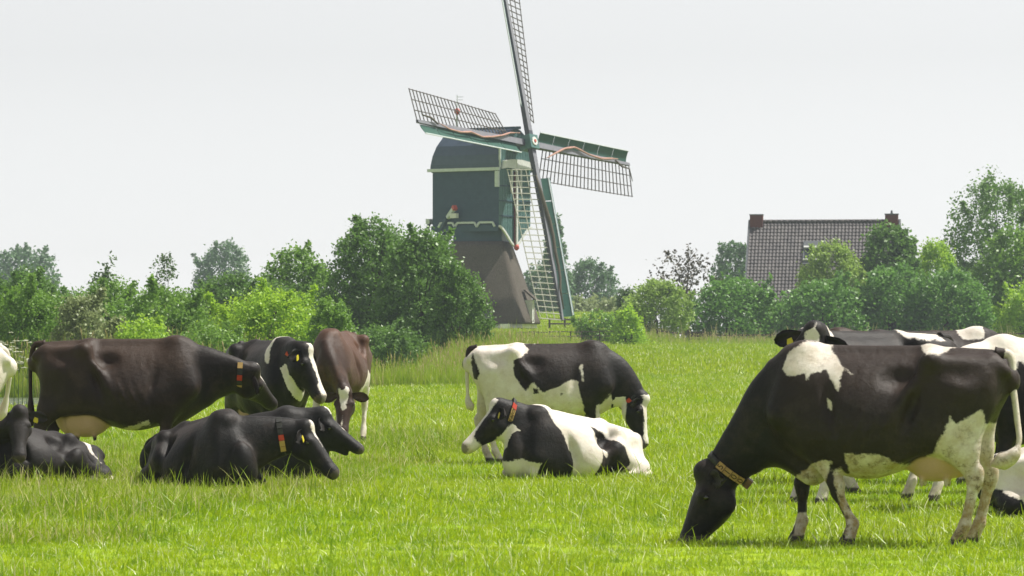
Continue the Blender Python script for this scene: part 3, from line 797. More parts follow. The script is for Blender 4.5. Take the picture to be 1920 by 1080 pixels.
# far, hazy
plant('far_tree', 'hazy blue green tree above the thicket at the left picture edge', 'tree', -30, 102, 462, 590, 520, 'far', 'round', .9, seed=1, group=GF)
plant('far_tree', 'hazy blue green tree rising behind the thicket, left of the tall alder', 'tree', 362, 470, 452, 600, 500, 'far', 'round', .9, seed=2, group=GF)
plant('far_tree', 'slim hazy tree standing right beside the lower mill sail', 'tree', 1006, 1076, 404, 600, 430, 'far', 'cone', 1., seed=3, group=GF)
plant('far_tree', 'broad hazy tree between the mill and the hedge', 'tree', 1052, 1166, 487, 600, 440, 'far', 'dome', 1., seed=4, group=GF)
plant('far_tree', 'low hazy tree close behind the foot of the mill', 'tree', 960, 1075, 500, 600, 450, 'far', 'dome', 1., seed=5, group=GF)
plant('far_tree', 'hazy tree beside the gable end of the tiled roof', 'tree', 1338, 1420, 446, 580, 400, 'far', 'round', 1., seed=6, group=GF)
plant('reed_clump', 'pale green bush patch on the dyke behind the rail fence', 'bush', 1062, 1168, 562, 590, 345, 'grey', 'dome', 1., seed=7, depth=4)
# thicket left of the mill
plant('alder_tree', 'tallest dense alder in front of the mill, its left half', 'tree', 590, 800, 404, 668, 186, 'alder', 'dome', 1.1, seed=10, group=GL)
plant('alder_tree', 'broad alder hiding the left foot of the mill', 'tree', 700, 892, 422, 672, 180, 'alder', 'dome', 1.1, seed=11, group=GL)
plant('alder_tree', 'lower sloping alder shoulder beside the thatched tower', 'tree', 800, 922, 500, 672, 177, 'alder', 'dome', 1.1, seed=26, group=GL)
plant('alder_tree', 'alder filling the gap behind the two big alders', 'tree', 640, 850, 440, 660, 196, 'alder', 'dome', 1., seed=27, group=GL)
plant('alder_tree', 'mid green tree adjoining the tall alder on its left side', 'tree', 474, 640, 456, 650, 200, 'mid', 'dome', 1., seed=12, group=GL)
plant('alder_tree', 'rounded green tree below the hazy blue tree', 'tree', 350, 520, 508, 650, 190, 'alder', 'dome', 1., seed=13, group=GL)
plant('young_tree', 'slim dark sapling with ragged top above the thicket', 'tree', 262, 352, 474, 640, 176, 'dark', 'vase', .26, seed=14, group=GL, airy=1)
plant('young_tree', 'ragged dark treetop poking above the left thicket', 'tree', 160, 236, 478, 640, 178, 'dark', 'vase', .25, seed=15, group=GL, airy=1)
plant('thicket_shrub', 'bushy green shrub under the ragged dark treetop', 'shrub', 120, 290, 520, 650, 170, 'mid', 'dome', 1., seed=16, group=GL)
plant('thicket_shrub', 'olive green shrub beneath the hazy tree at the left edge', 'shrub', -30, 140, 508, 650, 168, 'alder', 'dome', 1., seed=17, group=GL)
plant('thicket_shrub', 'bright leafy shrub at the left picture edge', 'shrub', -40, 138, 536, 672, 141, 'mid', 'dome', 1., seed=18, group=GL)
plant('willow_shrub', 'grey green willow shrub above the rump of the brown cow', 'shrub', 92, 216, 548, 668, 139, 'grey', 'dome', 1.1, seed=19, group=GL, droop=.6)
plant('thicket_shrub', 'green shrub below the slim dark sapling', 'shrub', 196, 402, 538, 668, 150, 'mid', 'dome', 1., seed=20, group=GL)
plant('thicket_shrub', 'low light green shrub above the back of the brown cow', 'shrub', 196, 330, 598, 676, 137, 'bright', 'dome', 1., seed=21, group=GL)
plant('willow_shrub', 'large bright yellow green shrub in the middle of the thicket', 'shrub', 384, 646, 544, 676, 142, 'bright', 'dome', 1.1, seed=22, group=GL)
plant('thicket_shrub', 'low green shrub above the neck of the brown cow', 'shrub', 318, 470, 606, 680, 137, 'mid', 'dome', 1., seed=23, group=GL)
plant('thicket_shrub', 'small green shrub between the yellow green shrub and the tall alder', 'shrub', 576, 664, 552, 676, 140, 'mid', 'dome', 1., seed=24, group=GL)
plant('thicket_shrub', 'low dark shrub at the foot of the tall alder', 'shrub', 640, 800, 606, 676, 172, 'alder', 'dome', 1., seed=25, group=GL)
plant('thicket_shrub', 'shaded shrub behind the grey green willow', 'shrub', 50, 260, 540, 650, 186, 'alder', 'dome', 1., seed=50, group=GL)
plant('thicket_shrub', 'shaded shrub behind the slim dark sapling', 'shrub', 220, 430, 540, 650, 188, 'mid', 'dome', 1., seed=51, group=GL)
plant('thicket_shrub', 'shaded shrub behind the large yellow green shrub', 'shrub', 390, 620, 524, 650, 196, 'alder', 'dome', 1., seed=52, group=GL)
# right of the mill and round the house
plant('garden_shrub', 'round pale bush standing alone at the left end of the hedge', 'bush', 1168, 1292, 528, 648, 262, 'pale', 'round', 1.3, seed=30, group=GR)
plant('garden_shrub', 'small bright bush in front of the round pale bush', 'bush', 1140, 1216, 578, 656, 240, 'bright', 'cone', 1., seed=31, group=GR)
plant('garden_shrub', 'low green bush right of the mill foot', 'bush', 1078, 1166, 584, 640, 250, 'mid', 'round', 1., seed=32, group=GR)
plant('garden_shrub', 'narrow dark bush squeezed left of the round pale bush', 'bush', 1154, 1204, 540, 640, 272, 'dark', 'column', 1., seed=45, group=GR)
plant('garden_tree', 'sparse brown leaved tree showing its branches left of the house', 'tree', 1200, 1362, 464, 600, 292, 'rust', 'vase', .26, seed=33, group=GR, airy=1, trunk=.16)
plant('hedge_shrub', 'hedge section below the left end of the tiled roof', 'hedge', 1286, 1476, 512, 648, 266, 'hedge', 'dome', 1.1, seed=34, group=GR)
plant('hedge_shrub', 'hedge section beneath the roof window', 'hedge', 1452, 1634, 522, 648, 264, 'hedge', 'dome', 1.1, seed=35, group=GR)
plant('hedge_shrub', 'hedge section under the dense garden tree', 'hedge', 1600, 1742, 492, 648, 265, 'hedge', 'dome', 1.1, seed=36, group=GR)
plant('hedge_shrub', 'hedge section between the dense garden tree and the tall tree', 'hedge', 1706, 1862, 500, 648, 264, 'hedge', 'dome', 1.1, seed=37, group=GR)
plant('garden_shrub', 'feathery pale willow bush in front of the roof window', 'bush', 1492, 1624, 448, 600, 271, 'pale', 'dome', 1.2, seed=38, group=GR, droop=1.2)
plant('garden_tree', 'dense dark green garden tree hiding the right end of the roof', 'tree', 1600, 1736, 416, 620, 273, 'alder', 'dome', 1.4, seed=39, group=GR)
plant('garden_tree', 'yellow green tree right of the dense garden tree', 'tree', 1704, 1806, 446, 620, 276, 'bright', 'dome', 1., seed=40, group=GR)
plant('tall_tree', 'tallest loose crowned tree at the right picture edge', 'tree', 1764, 2010, 326, 640, 288, 'alder', 'dome', .62, seed=41, group=GR, trunk=.22)
plant('garden_tree', 'leafy green tree in front of the tallest right tree', 'tree', 1822, 1990, 424, 648, 268, 'mid', 'dome', 1.1, seed=42, group=GR)
plant('hedge_shrub', 'bright hedge shrub at the right picture edge', 'hedge', 1868, 1990, 530, 650, 258, 'bright', 'dome', 1., seed=43, group=GR)
print('leaf tris', LEAF_TRIS[0])
# ------------------------------------------------------------------ the mill: hollow post mill on a thatched tower
MD = 273.; MS = FPX/MD
MX = wx(903, MD); MZ = float(ground_z(MX, MD))-.02
M_SIDE = paint('mill_boards_dark', (.034, .072, .104), (.026, .056, .084), .55, 2.5, .3)
M_ROOFM = paint('mill_roof_boards', (.066, .096, .145), (.054, .080, .125), .6, 3, .3)
M_FRONT = paint('mill_boards_teal', (.085, .175, .165), (.06, .13, .125), .55, 3, .3)
M_WHITE = paint('white_paint', (.72, .72, .70), (.55, .56, .55), .5, 5)
M_GREYW = paint('pale_grey_paint', (.56, .60, .62), (.46, .50, .52), .55, 5)
M_THATCH = None
def m_thatch():
    q = NT('thatch'); o = coords(q); mp = q.n('ShaderNodeMapping'); mp.inputs['Scale'].default_value = (14, 14, 2.2); q.l(o, mp.inputs[0])
    a = q.noise(mp.outputs[0], 2.2, 5, .7); b = q.noise(o, .7, 4, .6)
    c = q.mix(q.map(a, .3, .72), (.058, .052, .044), (.160, .140, .118)); c = q.mix(q.map(b, .5, .7, 0, .5), c, (.085, .080, .060))
    q.bsdf(c, .95, .05, a, .8, .05); return q.m
M_THATCH = m_thatch()
M_STOCK = paint('sail_stock', (.060, .062, .080), (.045, .046, .06), .5, 4)
M_STOCKF = paint('sail_stock_face', (.22, .22, .25), (.17, .17, .20), .5, 4)
M_BAR = paint('sail_bars', (.085, .072, .060), (.055, .047, .040), .7, 8)
M_BARL = paint('sail_bars_pale', (.40, .40, .33), (.30, .30, .25), .7, 8)
M_WB = paint('wind_board_green', (.016, .085, .058), (.012, .060, .042), .45, 4)
M_WBG = paint('wind_board_grey_green', (.20, .27, .27), (.15, .21, .22), .5, 4)
M_CLOTH = paint('rolled_sailcloth', (.46, .27, .22), (.36, .20, .16), .85, 9)
M_CLOTHD = paint('rolled_sailcloth_dark', (.10, .085, .055), (.07, .06, .045), .85, 9)
M_REDP = paint('red_paint', (.50, .09, .06), (.42, .07, .05), .5, 6)
M_BRICKD = paint('plinth_brick', (.06, .045, .04), (.04, .03, .028), .8, 8)
def plain(name, c, rough=.5, spec=.4):
    q = NT(name); q.bsdf(c, rough, spec); return q.m
M_GLASS = plain('window_glass', (.03, .04, .045), .1, .6)

mill = obj('windmill', None, None, (MX, MD, MZ), R(-34))
tag(mill, 'teal hollow post windmill with lattice sails on a thatched tower', 'windmill')
trot = R(24.8)
def T2(x, y, z): return np.array((x*math.cos(trot)-y*math.sin(trot), x*math.sin(trot)+y*math.cos(trot), z))
def square_loft(rings, corner=.12, n=5):
    """rounded square rings (half size, z) in tower orientation"""
    V = []; F = []; m_ = 4*n
    for hs, z in rings:
        r = hs*corner
        for k in range(4):
            a0 = math.pi/2*k
            for j in range(n):
                a = a0+math.pi/2*j/(n-1); cx = (hs-r)*(1 if k in (0, 3) else -1); cy = (hs-r)*(1 if k in (0, 1) else -1)
                V.append(T2(cx+r*math.cos(a), cy+r*math.sin(a), z))
    for i in range(len(rings)-1):
        for j in range(m_): F.append((i*m_+j, i*m_+(j+1) % m_, (i+1)*m_+(j+1) % m_, (i+1)*m_+j))
    F.append(tuple(range(m_))[::-1]); F.append(tuple((len(rings)-1)*m_+j for j in range(m_)))
    return V, F
def tower_part(name, rings, mat, parent=mill, corner=.1, smooth=False):
    mb = MB(); V, F = square_loft(rings, corner); mb.add(V, F); return mb.build(name, mat, parent, smooth)
tower_part('plinth', [(3.22, -.6), (3.22, .20)], M_BRICKD, corner=.02)
tower_part('plinth_band', [(3.26, .202), (3.26, .47)], M_WHITE, corner=.02)
tw = tower_part('thatched_tower', [(3.30, .50), (3.48, .47), (3.52, .62), (3.38, 1.0), (3.02, 2.1), (2.66, 3.2), (2.28, 4.4), (1.92, 5.5), (1.76, 5.98)], M_THATCH, corner=.14, smooth=True)
tower_part('tower_head', [(1.66, 5.95), (1.62, 6.96)], M_SIDE, corner=.03)
def half(z): return np.interp(z, [.62, 1.0, 2.1, 3.2, 4.4, 5.5, 5.98], [3.52, 3.38, 3.02, 2.66, 2.28, 1.92, 1.76])
def tower_window(face, u, z0, z1, w_, name, mat_in, hood=True):
    h0 = float(half(z0))
    def Q(a, b, z): return T2(a, -b, z) if face == 0 else T2(b, a, z)
    f = MB()
    fr = .07; out = h0+.02; inn = float(half(z1))-.1
    for a0, a1, b0, b1 in ((u-w_/2-fr, u-w_/2, z0, z1), (u+w_/2, u+w_/2+fr, z0, z1), (u-w_/2-fr, u+w_/2+fr, z1, z1+fr), (u-w_/2-fr, u+w_/2+fr, z0-fr, z0)):
        f.add([Q(a0, inn, b0), Q(a1, inn, b0), Q(a1, inn, b1), Q(a0, inn, b1), Q(a0, out, b0), Q(a1, out, b0), Q(a1, out, b1), Q(a0, out, b1)], [(0,3,2,1),(4,5,6,7),(0,1,5,4),(1,2,6,5),(2,3,7,6),(3,0,4,7)])
    fo = f.build(name, M_WHITE, mill)
    g = MB(); g.add([Q(u-w_/2, out-.05, z0), Q(u+w_/2, out-.05, z0), Q(u+w_/2, out-.05, z1), Q(u-w_/2, out-.05, z1), Q(u-w_/2, inn, z0), Q(u+w_/2, inn, z0), Q(u+w_/2, inn, z1), Q(u-w_/2, inn, z1)], [(0,1,2,3),(4,7,6,5),(0,4,5,1),(1,5,6,2),(2,6,7,3),(3,7,4,0)])
    g.build('pane' if name == 'tower_window' else 'door_leaf', mat_in, fo)
    if hood:
        m2 = MB(); m2.prism([Q(u-w_/2-.25, out+.12, z1+.08), Q(u+w_/2+.25, out+.12, z1+.08), Q(u+w_/2+.18, inn-.05, z1+.75), Q(u-w_/2-.18, inn-.05, z1+.75)], .16, T2(0, -1, 0) if face == 0 else T2(1, 0, 0)); m2.build('thatch_hood', M_THATCH, fo)
tower_window(0, .93, .62, 1.38, .55, 'tower_window', M_GLASS)
tower_window(0, -.05, 2.35, 3.05, .45, 'tower_window', M_GLASS)
tower_window(1, -.2, .62, 2.0, .75, 'tower_door', M_WHITE)

# body
L2, W2, Z0, Z1 = 2.65, 1.86, 6.9, 10.78
def boarded(name, a, b, z0, z1, out, mat, n, lap=.02):
    """horizontal lapped boards between plan points a and b"""
    mb = MB(); a = np.array(a, float); b = np.array(b, float); o = np.array(out, float)
    for i in range(n):
        u0 = z0+(z1-z0)*i/n; u1 = z0+(z1-z0)*(i+1)/n
        p = [(*a, u0), (*b, u0), (*b, u1), (*a, u1)]
        V = [np.array(q) for q in p]+[np.array(p[0])+np.array((*o, 0))*lap*2.2, np.array(p[1])+np.array((*o, 0))*lap*2.2, np.array(p[2])+np.array((*o, 0))*lap*.6, np.array(p[3])+np.array((*o, 0))*lap*.6]
        mb.add(V, [(0,3,2,1),(4,5,6,7),(0,1,5,4),(1,2,6,5),(2,3,7,6),(3,0,4,7)])
    return mb.build(name, mat, mill)
mb = MB(); mb.box((-L2, -W2, Z0), (L2, W2, Z1)); mb.build('body_frame', M_SIDE, mill)
boarded('side_boarding', (-L2-.03, -W2-.003), (L2+.003, -W2-.003), Z0, Z1, (0, -1), M_SIDE, 19)
boarded('side_boarding', (-L2-.03, W2+.003), (L2+.003, W2+.003), Z0, Z1, (0, 1), M_SIDE, 19)
boarded('rear_boarding', (-L2-.003, -W2), (-L2-.003, W2), Z0, Z1, (-1, 0), M_SIDE, 19)
# front: slanting boards, gable and apron
mb = MB(); xf = L2+.004
def front_top(y): return 10.8+2.55*math.sqrt(max(0, 1-(abs(y)/1.95)**2.2))
def front_low(y): return 6.95-1.30*np.interp(abs(y), [0, .15, .5, .9, 1.3, 1.6, 1.87], [1., .98, .80, .50, .24, .08, 0])
ys = np.linspace(-W2, W2, 20)
for i in range(19):
    a, b = ys[i], ys[i+1]-.012; 
    mb.add([(xf, a, front_low(a)), (xf, b, front_low(b)), (xf, b, front_top(b)), (xf, a, front_top(a)), (xf+.05, a, front_low(a)), (xf+.03, b, front_low(b)), (xf+.03, b, front_top(b)), (xf+.05, a, front_top(a))], [(0,3,2,1),(4,5,6,7),(0,1,5,4),(1,2,6,5),(2,3,7,6),(3,0,4,7)])
mb.build('front_boarding', M_FRONT, mill)
mb = MB()      # horizontal rails on the front boards
for z in (7.6, 8.6, 9.6): mb.box((xf+.05, -W2, z), (xf+.09, W2, z+.07))
mb.build('front_rail', M_SIDE, mill)
mb = MB(); yy = np.linspace(-1.9, 1.9, 33)
for a, b in zip(yy[:-1], yy[1:]): mb.bar((xf+.06, a, front_low(a)), (xf+.06, b, front_low(b)), .12, .14, (0, 0, 1))
mb.build('apron_edging', M_WHITE, mill)
mb = MB(); mb.box((xf+.09, -.09, 5.75), (xf+.24, .09, 11.4)); po = mb.build('front_post', M_WHITE, mill)
mb = MB(); mb.box((xf+.09, -.20, 5.75), (xf+.16, -.102, 10.6)); mb.build('post_shadow_board', paint('oxblood_paint', (.12, .025, .02)), mill)  # narrow dark red board alongside the white front post
V, F = tube([(xf+.16, 0, 5.78), (xf+.16, 0, 5.66), (xf+.16, 0, 5.5), (xf+.16, 0, 5.36)], [.10, .17, .19, .06], 10); mb = MB(); mb.add(V, [tuple(f) if f[2] != f[3] else tuple(f[:3]) for f in F]); mb.build('post_knob', M_REDP, po, True)
# white board under the windshaft
mb = MB(); pts = [(xf+.10, -1.75, 10.75), (xf+.10, -1.0, 10.85), (xf+.10, 0, 10.78), (xf+.10, 1.0, 10.85), (xf+.10, 1.75, 10.75), (xf+.10, 1.6, 11.3), (xf+.10, .6, 11.42), (xf+.10, -.6, 11.42), (xf+.10, -1.6, 11.3)]
mb.prism(pts, .12, (1, 0, 0)); mb.build('name_board', M_WHITE, mill)
for y in (-.55, .55):
    mb = MB(); mb.box((xf+.09, y-.07, 9.2), (xf+.20, y+.07, 10.74)); mb.build('front_strut', M_WHITE, mill)
# roof
prof = [(-2.02, 10.70), (-2.06, 11.1), (-1.98, 11.7), (-1.70, 12.35), (-1.15, 12.98), (-.5, 13.38), (0, 13.5)]
prof = prof+[(-y, z) for y, z in prof[::-1][1:]]
mb = MB(); n = len(prof); xs = lambda z, e: (-2.78+.55*np.clip((z-10.7)/2.8, 0, 1)**1.2) if e == 0 else 2.80
V = [(xs(z, 0), y, z) for y, z in prof]+[(xs(z, 1), y, z) for y, z in prof]+[(xs(z, 0)+.05, y*.94, z-.12) for y, z in prof]+[(2.70, y*.94, z-.12) for y, z in prof]
F = [(i, i+1, n+i+1, n+i) for i in range(n-1)]+[(2*n+i, 3*n+i, 3*n+i+1, 2*n+i+1) for i in range(n-1)]+[(i, 2*n+i, 2*n+i+1, i+1) for i in range(n-1)]+[(n+i, n+i+1, 3*n+i+1, 3*n+i) for i in range(n-1)]
F += [(0, n, 3*n, 2*n), (n-1, 3*n-1, 4*n-1, 2*n-1)]
mb.add(V, F); rf = mb.build('roof', M_ROOFM, mill)
mb = MB(); mb.add([(xs(z, 0)+.10, y*.93, z-.14) for y, z in prof], [tuple(range(n))]); mb.build('rear_gable', M_SIDE, rf)
mb = MB(); mb.bar((-2.3, 0, 13.53), (3.1, 0, 13.53), .22, .18); mb.build('ridge_beam', M_SIDE, rf)
mb = MB(); mb.rod((-2.0, 0, 13.5), (-2.0, 0, 15.0), .10, .05); mb.rod((-2.0, 0, 15.0), (-2.0, 0, 15.9), .03, .02)
for z in (15.75, 15.55): mb.bar((-2.0, 0, z), (-1.65, .2, z), .03)
mb.build('finial', M_GREYW, rf)
V, F = tube([(-2, 0, 14.55), (-2, 0, 14.7), (-2, 0, 14.85), (-2, 0, 15.0)], [.08, .2, .2, .06], 8); mb = MB(); mb.add(V, [tuple(f) if f[2] != f[3] else tuple(f[:3]) for f in F]); mb.build('finial_knob', M_REDP, rf, True)
for sg in (-1, 1):
    mb = MB(); mb.box((-2.95, sg*2.06-.09, 10.64), (2.86, sg*2.06+.09, 10.84)); mb.build('eave_board', M_GREYW, mill)
mb = MB(); mb.bar((2.82, -1.98, 10.85), (2.82, -1.98, 12.2), .10, .12, (1, 0, 0)); mb.build('barge_board', M_GREYW, mill)
mb = MB(); mb.box((2.50, -2.12, 9.55), (2.74, -1.90, 10.6)); mb.build('corner_bracket', M_GREYW, mill)
# zigzag skirt trim on the side facing the picture
def S_(px, py, y=-2.0): return np.array(((px-903-MS*.56*y)/(MS*.83), y, (622-py)/MS))
for run in ([(822, 428), (826, 420), (833, 420)], [(840, 420), (849, 420), (853, 428), (858, 420), (890, 420), (894.5, 428), (899, 420), (924, 420), (928, 428)]):
    mb = MB()
    for a, b in zip(run[:-1], run[1:]): mb.bar(S_(*a), S_(*b), .10, .13, (0, 0, 1))
    mb.build('skirt_trim', M_GREYW, mill)
mb = MB(); mb.box((-L2-.1, -W2-.10, 6.62), (L2, -W2-.045, 7.02)); mb.build('skirt_board', M_SIDE, mill)
# beam end with red tip, cross beam, tail and braces
mb = MB(); mb.bar(S_(840, 410, -2.05), S_(851.5, 394, -2.35), .24, .24); a_ = mb.build('brace_end', M_GREYW, mill)
mb = MB(); mb.bar(S_(851.5, 394, -2.35), S_(854, 390.5, -2.42), .30, .30); mb.build('brace_tip', M_REDP, a_)
mb = MB(); mb.bar(S_(846, 405, -2.25), S_(858, 405, -2.25), .3, .18); mb.bar(S_(846, 409.5, -2.25), S_(858, 409.5, -2.25), .3, .12); mb.build('beam_end', M_WHITE, mill)
mb = MB(); mb.bar((-3.3, -1.6, 7.35), (-3.3, 1.6, 7.35), .3, .35); mb.bar((-2.6, 0, 7.35), (-3.5, 0, 7.35), .3, .3); mb.build('rear_beam', M_GREYW, mill)
mb = MB(); mb.bar((-2.4, 0, 7.2), (-7.2, 0, .5), .34, .4); tl = mb.build('tail_pole', M_SIDE, mill)
for sg in (-1, 1):
    mb = MB(); mb.bar((-1.4, sg*2.1, 7.5), (-6.8, sg*.25, 1.0), .2, .22); mb.build('tail_brace', M_SIDE, tl)
    mb = MB(); mb.bar((-3.2, sg*1.5, 7.3), (-6.2, sg*.2, 1.9), .16, .18); mb.build('tail_brace', M_SIDE, tl)
# windshaft, poll end and sails
tl_ = R(15); Nn = np.array((math.cos(tl_), 0, math.sin(tl_))); Vv = np.array((-math.sin(tl_), 0, math.cos(tl_))); Er = np.array((0, 1., 0))
HUB = np.array((3.53, 0, 12.42)); ph = R(4.6)
mb = MB(); mb.rod(HUB-Nn*2.6, HUB+Nn*.2, .42, .36, 14); mb.build('windshaft', M_SIDE, mill, True)
right = math.cos(ph)*Er-math.sin(ph)*Vv; low = -math.sin(ph)*Er-math.cos(ph)*Vv
mb = MB(); mb.bar(HUB-Nn*.15, HUB+Nn*.75, .95, .95, low); pe = mb.build('poll_end', M_FRONT, mill)
mb = MB(); mb.rod(HUB+Nn*.751, HUB+Nn*.80, .30, .30, 8); ps = mb.build('poll_star', M_WHITE, pe)
mb = MB(); mb.rod(HUB+Nn*.80, HUB+Nn*.86, .13, .10, 8); mb.build('poll_boss', M_REDP, ps)
RS = 12.3
def sail(r, c, off, idx):
    """r: direction of the stock, c: direction of the lattice side"""
    O = HUB+Nn*off
    mb = MB()
    for a, b, w0, w1 in ((0, 4, .44, .36), (4, 8.5, .36, .28), (8.5, RS, .28, .19)):
        p, q_ = O+r*a, O+r*b
        V = [e+c*ww/2*i+Nn*ww*.42*j for e, ww in ((p, w0), (q_, w1)) for i, j in ((-1,-1),(1,-1),(1,1),(-1,1))]
        mb.add(V, [(0,3,2,1),(4,5,6,7),(0,1,5,4),(1,2,6,5),(2,3,7,6),(3,0,4,7)])
    st = mb.build('sail', M_STOCK, mill)
    mb = MB()
    for a, b, w0, w1 in ((.8, 4, .40, .36), (4, 8.5, .36, .28), (8.5, RS-.02, .28, .19)):
        p, q_ = O+r*a+Nn*(w0*.42+.012), O+r*b+Nn*(w1*.42+.012)
        mb.add([p-c*w0/2, p+c*w0/2, q_+c*w1/2, q_-c*w1/2, p-c*w0/2-Nn*.03, p+c*w0/2-Nn*.03, q_+c*w1/2-Nn*.03, q_-c*w1/2-Nn*.03], [(0,1,2,3),(4,7,6,5),(0,4,5,1),(1,5,6,2),(2,6,7,3),(3,7,4,0)])
    mb.build('stock_face', M_STOCKF, st)
    def ch(rr, k):   # point on the lattice surface
        be = R(np.interp(rr, [1.5, RS], [22, 5])); return O+r*rr+(c*math.cos(be)-Nn*math.sin(be))*k
    wid = 2.25
    bars = np.arange(1.9, RS+.01, .415)
    bm_ = M_BARL if idx == 1 else M_BAR
    me0 = None
    for rr in bars:
        mb = MB(); mb.bar(ch(rr, -.05), ch(rr, wid+.05), .055, .05, r); mb.build('sail_bar', bm_, st)
    for k in (.78, 1.52, wid):
        mb = MB(); qs = np.linspace(bars[0]-.05, bars[-1]+.05, 7)
        for a, b in zip(qs[:-1], qs[1:]): mb.bar(ch(a, k), ch(b, k), .045, .045, Nn)
        mb.build('sail_lath', bm_, st)
    # wind boards on the leading side, in panels
    ed = np.linspace(1.35 if idx in (0, 2) else 2.45, RS-.25, 7)
    for i in range(6):
        a, b = ed[i]+.03, ed[i+1]-.03; V = []
        for t in (a, b):
            for u in range(5):
                k = .16+.68*u/4; lift = .34*(u/4)**1.5-.05
                for th in (0, .03): V.append(O+r*t-c*k+Nn*(lift+th))
        m_ = 10; F = []
        for u in range(4): F += [(2*u, 2*u+2, m_+2*u+2, m_+2*u), (2*u+1, m_+2*u+1, m_+2*u+3, 2*u+3), (2*u, 2*u+1, 2*u+3, 2*u+2), (m_+2*u, m_+2*u+2, m_+2*u+3, m_+2*u+1)]
        F += [(0, m_, m_+1, 1), (8, 9, m_+9, m_+8)]
        mb = MB(); mb.add(V, F); mb.build('wind_board', M_WB if idx in (0, 2) else M_WBG if idx == 3 else M_WB, st)
    mb = MB(); mb.bar(O+r*(ed[0])-c*.86+Nn*.33, O+r*ed[-1]-c*.86+Nn*.33, .07, .06, Nn); mb.build('board_edge', M_GREYW, st)
    if idx == 1:
        mb = MB(); mb.bar(O+r*ed[0]-c*.94+Nn*.30, O+r*ed[-1]-c*.94+Nn*.30, .16, .10, Nn); mb.build('board_rail', M_WBG, st)
    # furled cloth
    if idx in (0, 2):
        ks = [(1.6, .9), (2.6, .5), (4.0, -.05), (5.2, -.30), (5.6, -.28), (7.0, .0), (8.4, .12), (9.8, -.05), (10.6, -.12)] if idx == 0 else [(1.0, .55), (2.2, .4), (3.2, .1), (4.4, -.15), (5.6, -.30), (6.8, -.12), (8.0, -.28), (9.2, -.22), (10.2, .05)]
        pp = []
        for a, b in zip(ks[:-1], ks[1:]):
            for t in (0, .33, .66): pp.append(O+r*(a[0]+(b[0]-a[0])*t)+c*(a[1]+(b[1]-a[1])*t)+Nn*.28)
        pp.append(O+r*ks[-1][0]+c*ks[-1][1]+Nn*.26); rsn = np.random.RandomState(idx)
        V, F = tube(pp, np.interp(np.arange(len(pp)), [0, 4, len(pp)-5, len(pp)-1], [.02, .075, .07, .03])*rsn.uniform(.8, 1.15, len(pp)), 7)
        mb = MB(); mb.add(V, [tuple(f) if f[2] != f[3] else tuple(f[:3]) for f in F]); mb.build('furled_cloth', M_CLOTH, st, True)
        ks = [(10.3, .0), (11.0, .35), (11.9, .42), (12.0, 1.3)]
        V, F = tube([O+r*a+c*b+Nn*.22 for a, b in ks], [.06, .07, .05, .03], 6); mb = MB(); mb.add(V, [tuple(f) if f[2] != f[3] else tuple(f[:3]) for f in F]); mb.build('cloth_tail', M_CLOTHD, st, True)
    if idx == 1:
        ks = [(2.4, .45), (3.4, .25), (4.4, .05), (5.5, -.2), (6.6, -.3), (7.6, -.22), (8.6, -.3), (9.4, -.25), (10.2, -.02), (11.6, .0)]
        V, F = tube([O+r*a+c*b+Nn*.26 for a, b in ks], [.05, .12, .13, .14, .12, .12, .1, .1, .08, .04], 7); mb = MB(); mb.add(V, [tuple(f) if f[2] != f[3] else tuple(f[:3]) for f in F]); mb.build('furled_cloth', M_CLOTHD, st, True)
sail(right, low, .12, 0); sail(low, -right, .42, 1); sail(-right, -low, .12, 2); sail(-low, right, .42, 3)
# ------------------------------------------------------------------ house behind the hedge
HD = 281.; HX = wx(1546, HD); HZ = float(ground_z(HX, HD))
M_TILE = paint('glazed_roof_tile', (.128, .118, .116), (.074, .069, .072), .6, 1.6, .12, .1)
M_BRICK = paint('house_brick', (.20, .085, .06), (.14, .06, .045), .85, 14, .2, .4)
M_CHIM = paint('chimney_brick', (.16, .065, .055), (.10, .045, .04), .85, 16, .2, .5)
M_LEAD = paint('lead_flashing', (.14, .15, .16), (.10, .11, .12), .5, 6)
house = obj('house', None, None, (HX, HD, HZ), R(-8))
tag(house, 'brick house behind the hedge with grey tiled roof and two chimneys', 'house')
RW, RZ, EZ, HALF = 10.3, wz(414, HD)-HZ, 2.9, 4.6
mb = MB(); mb.box((-RW/2+.25, -HALF+.5, -.2), (RW/2-.25, HALF-.5, EZ+.25))
for sx in (-1, 1):
    x = sx*(RW/2-.27)
    mb.prism([(x, -HALF+.5, EZ+.25), (x, HALF-.5, EZ+.25), (x, 0, RZ-.25)], -sx*.2, (1, 0, 0))
mb.build('wall', M_BRICK, house)
sl = np.array((0, -HALF, EZ-RZ)); SLn = np.linalg.norm(sl); sl /= SLn; nrm_ = np.array((0, sl[2], -sl[1])); nrm_ = -nrm_ if nrm_[2] < 0 else nrm_
mb = MB()
for sy in (1, -1):
    f = np.array((1, sy, 1)); a = np.array((-RW/2, 0, RZ-.10)); b = np.array((RW/2, 0, RZ-.10)); e = sl*f*SLn
    mb.prism([a, b, b+e, a+e], -.12, nrm_*f)
rf = mb.build('roof', M_LEAD, house)
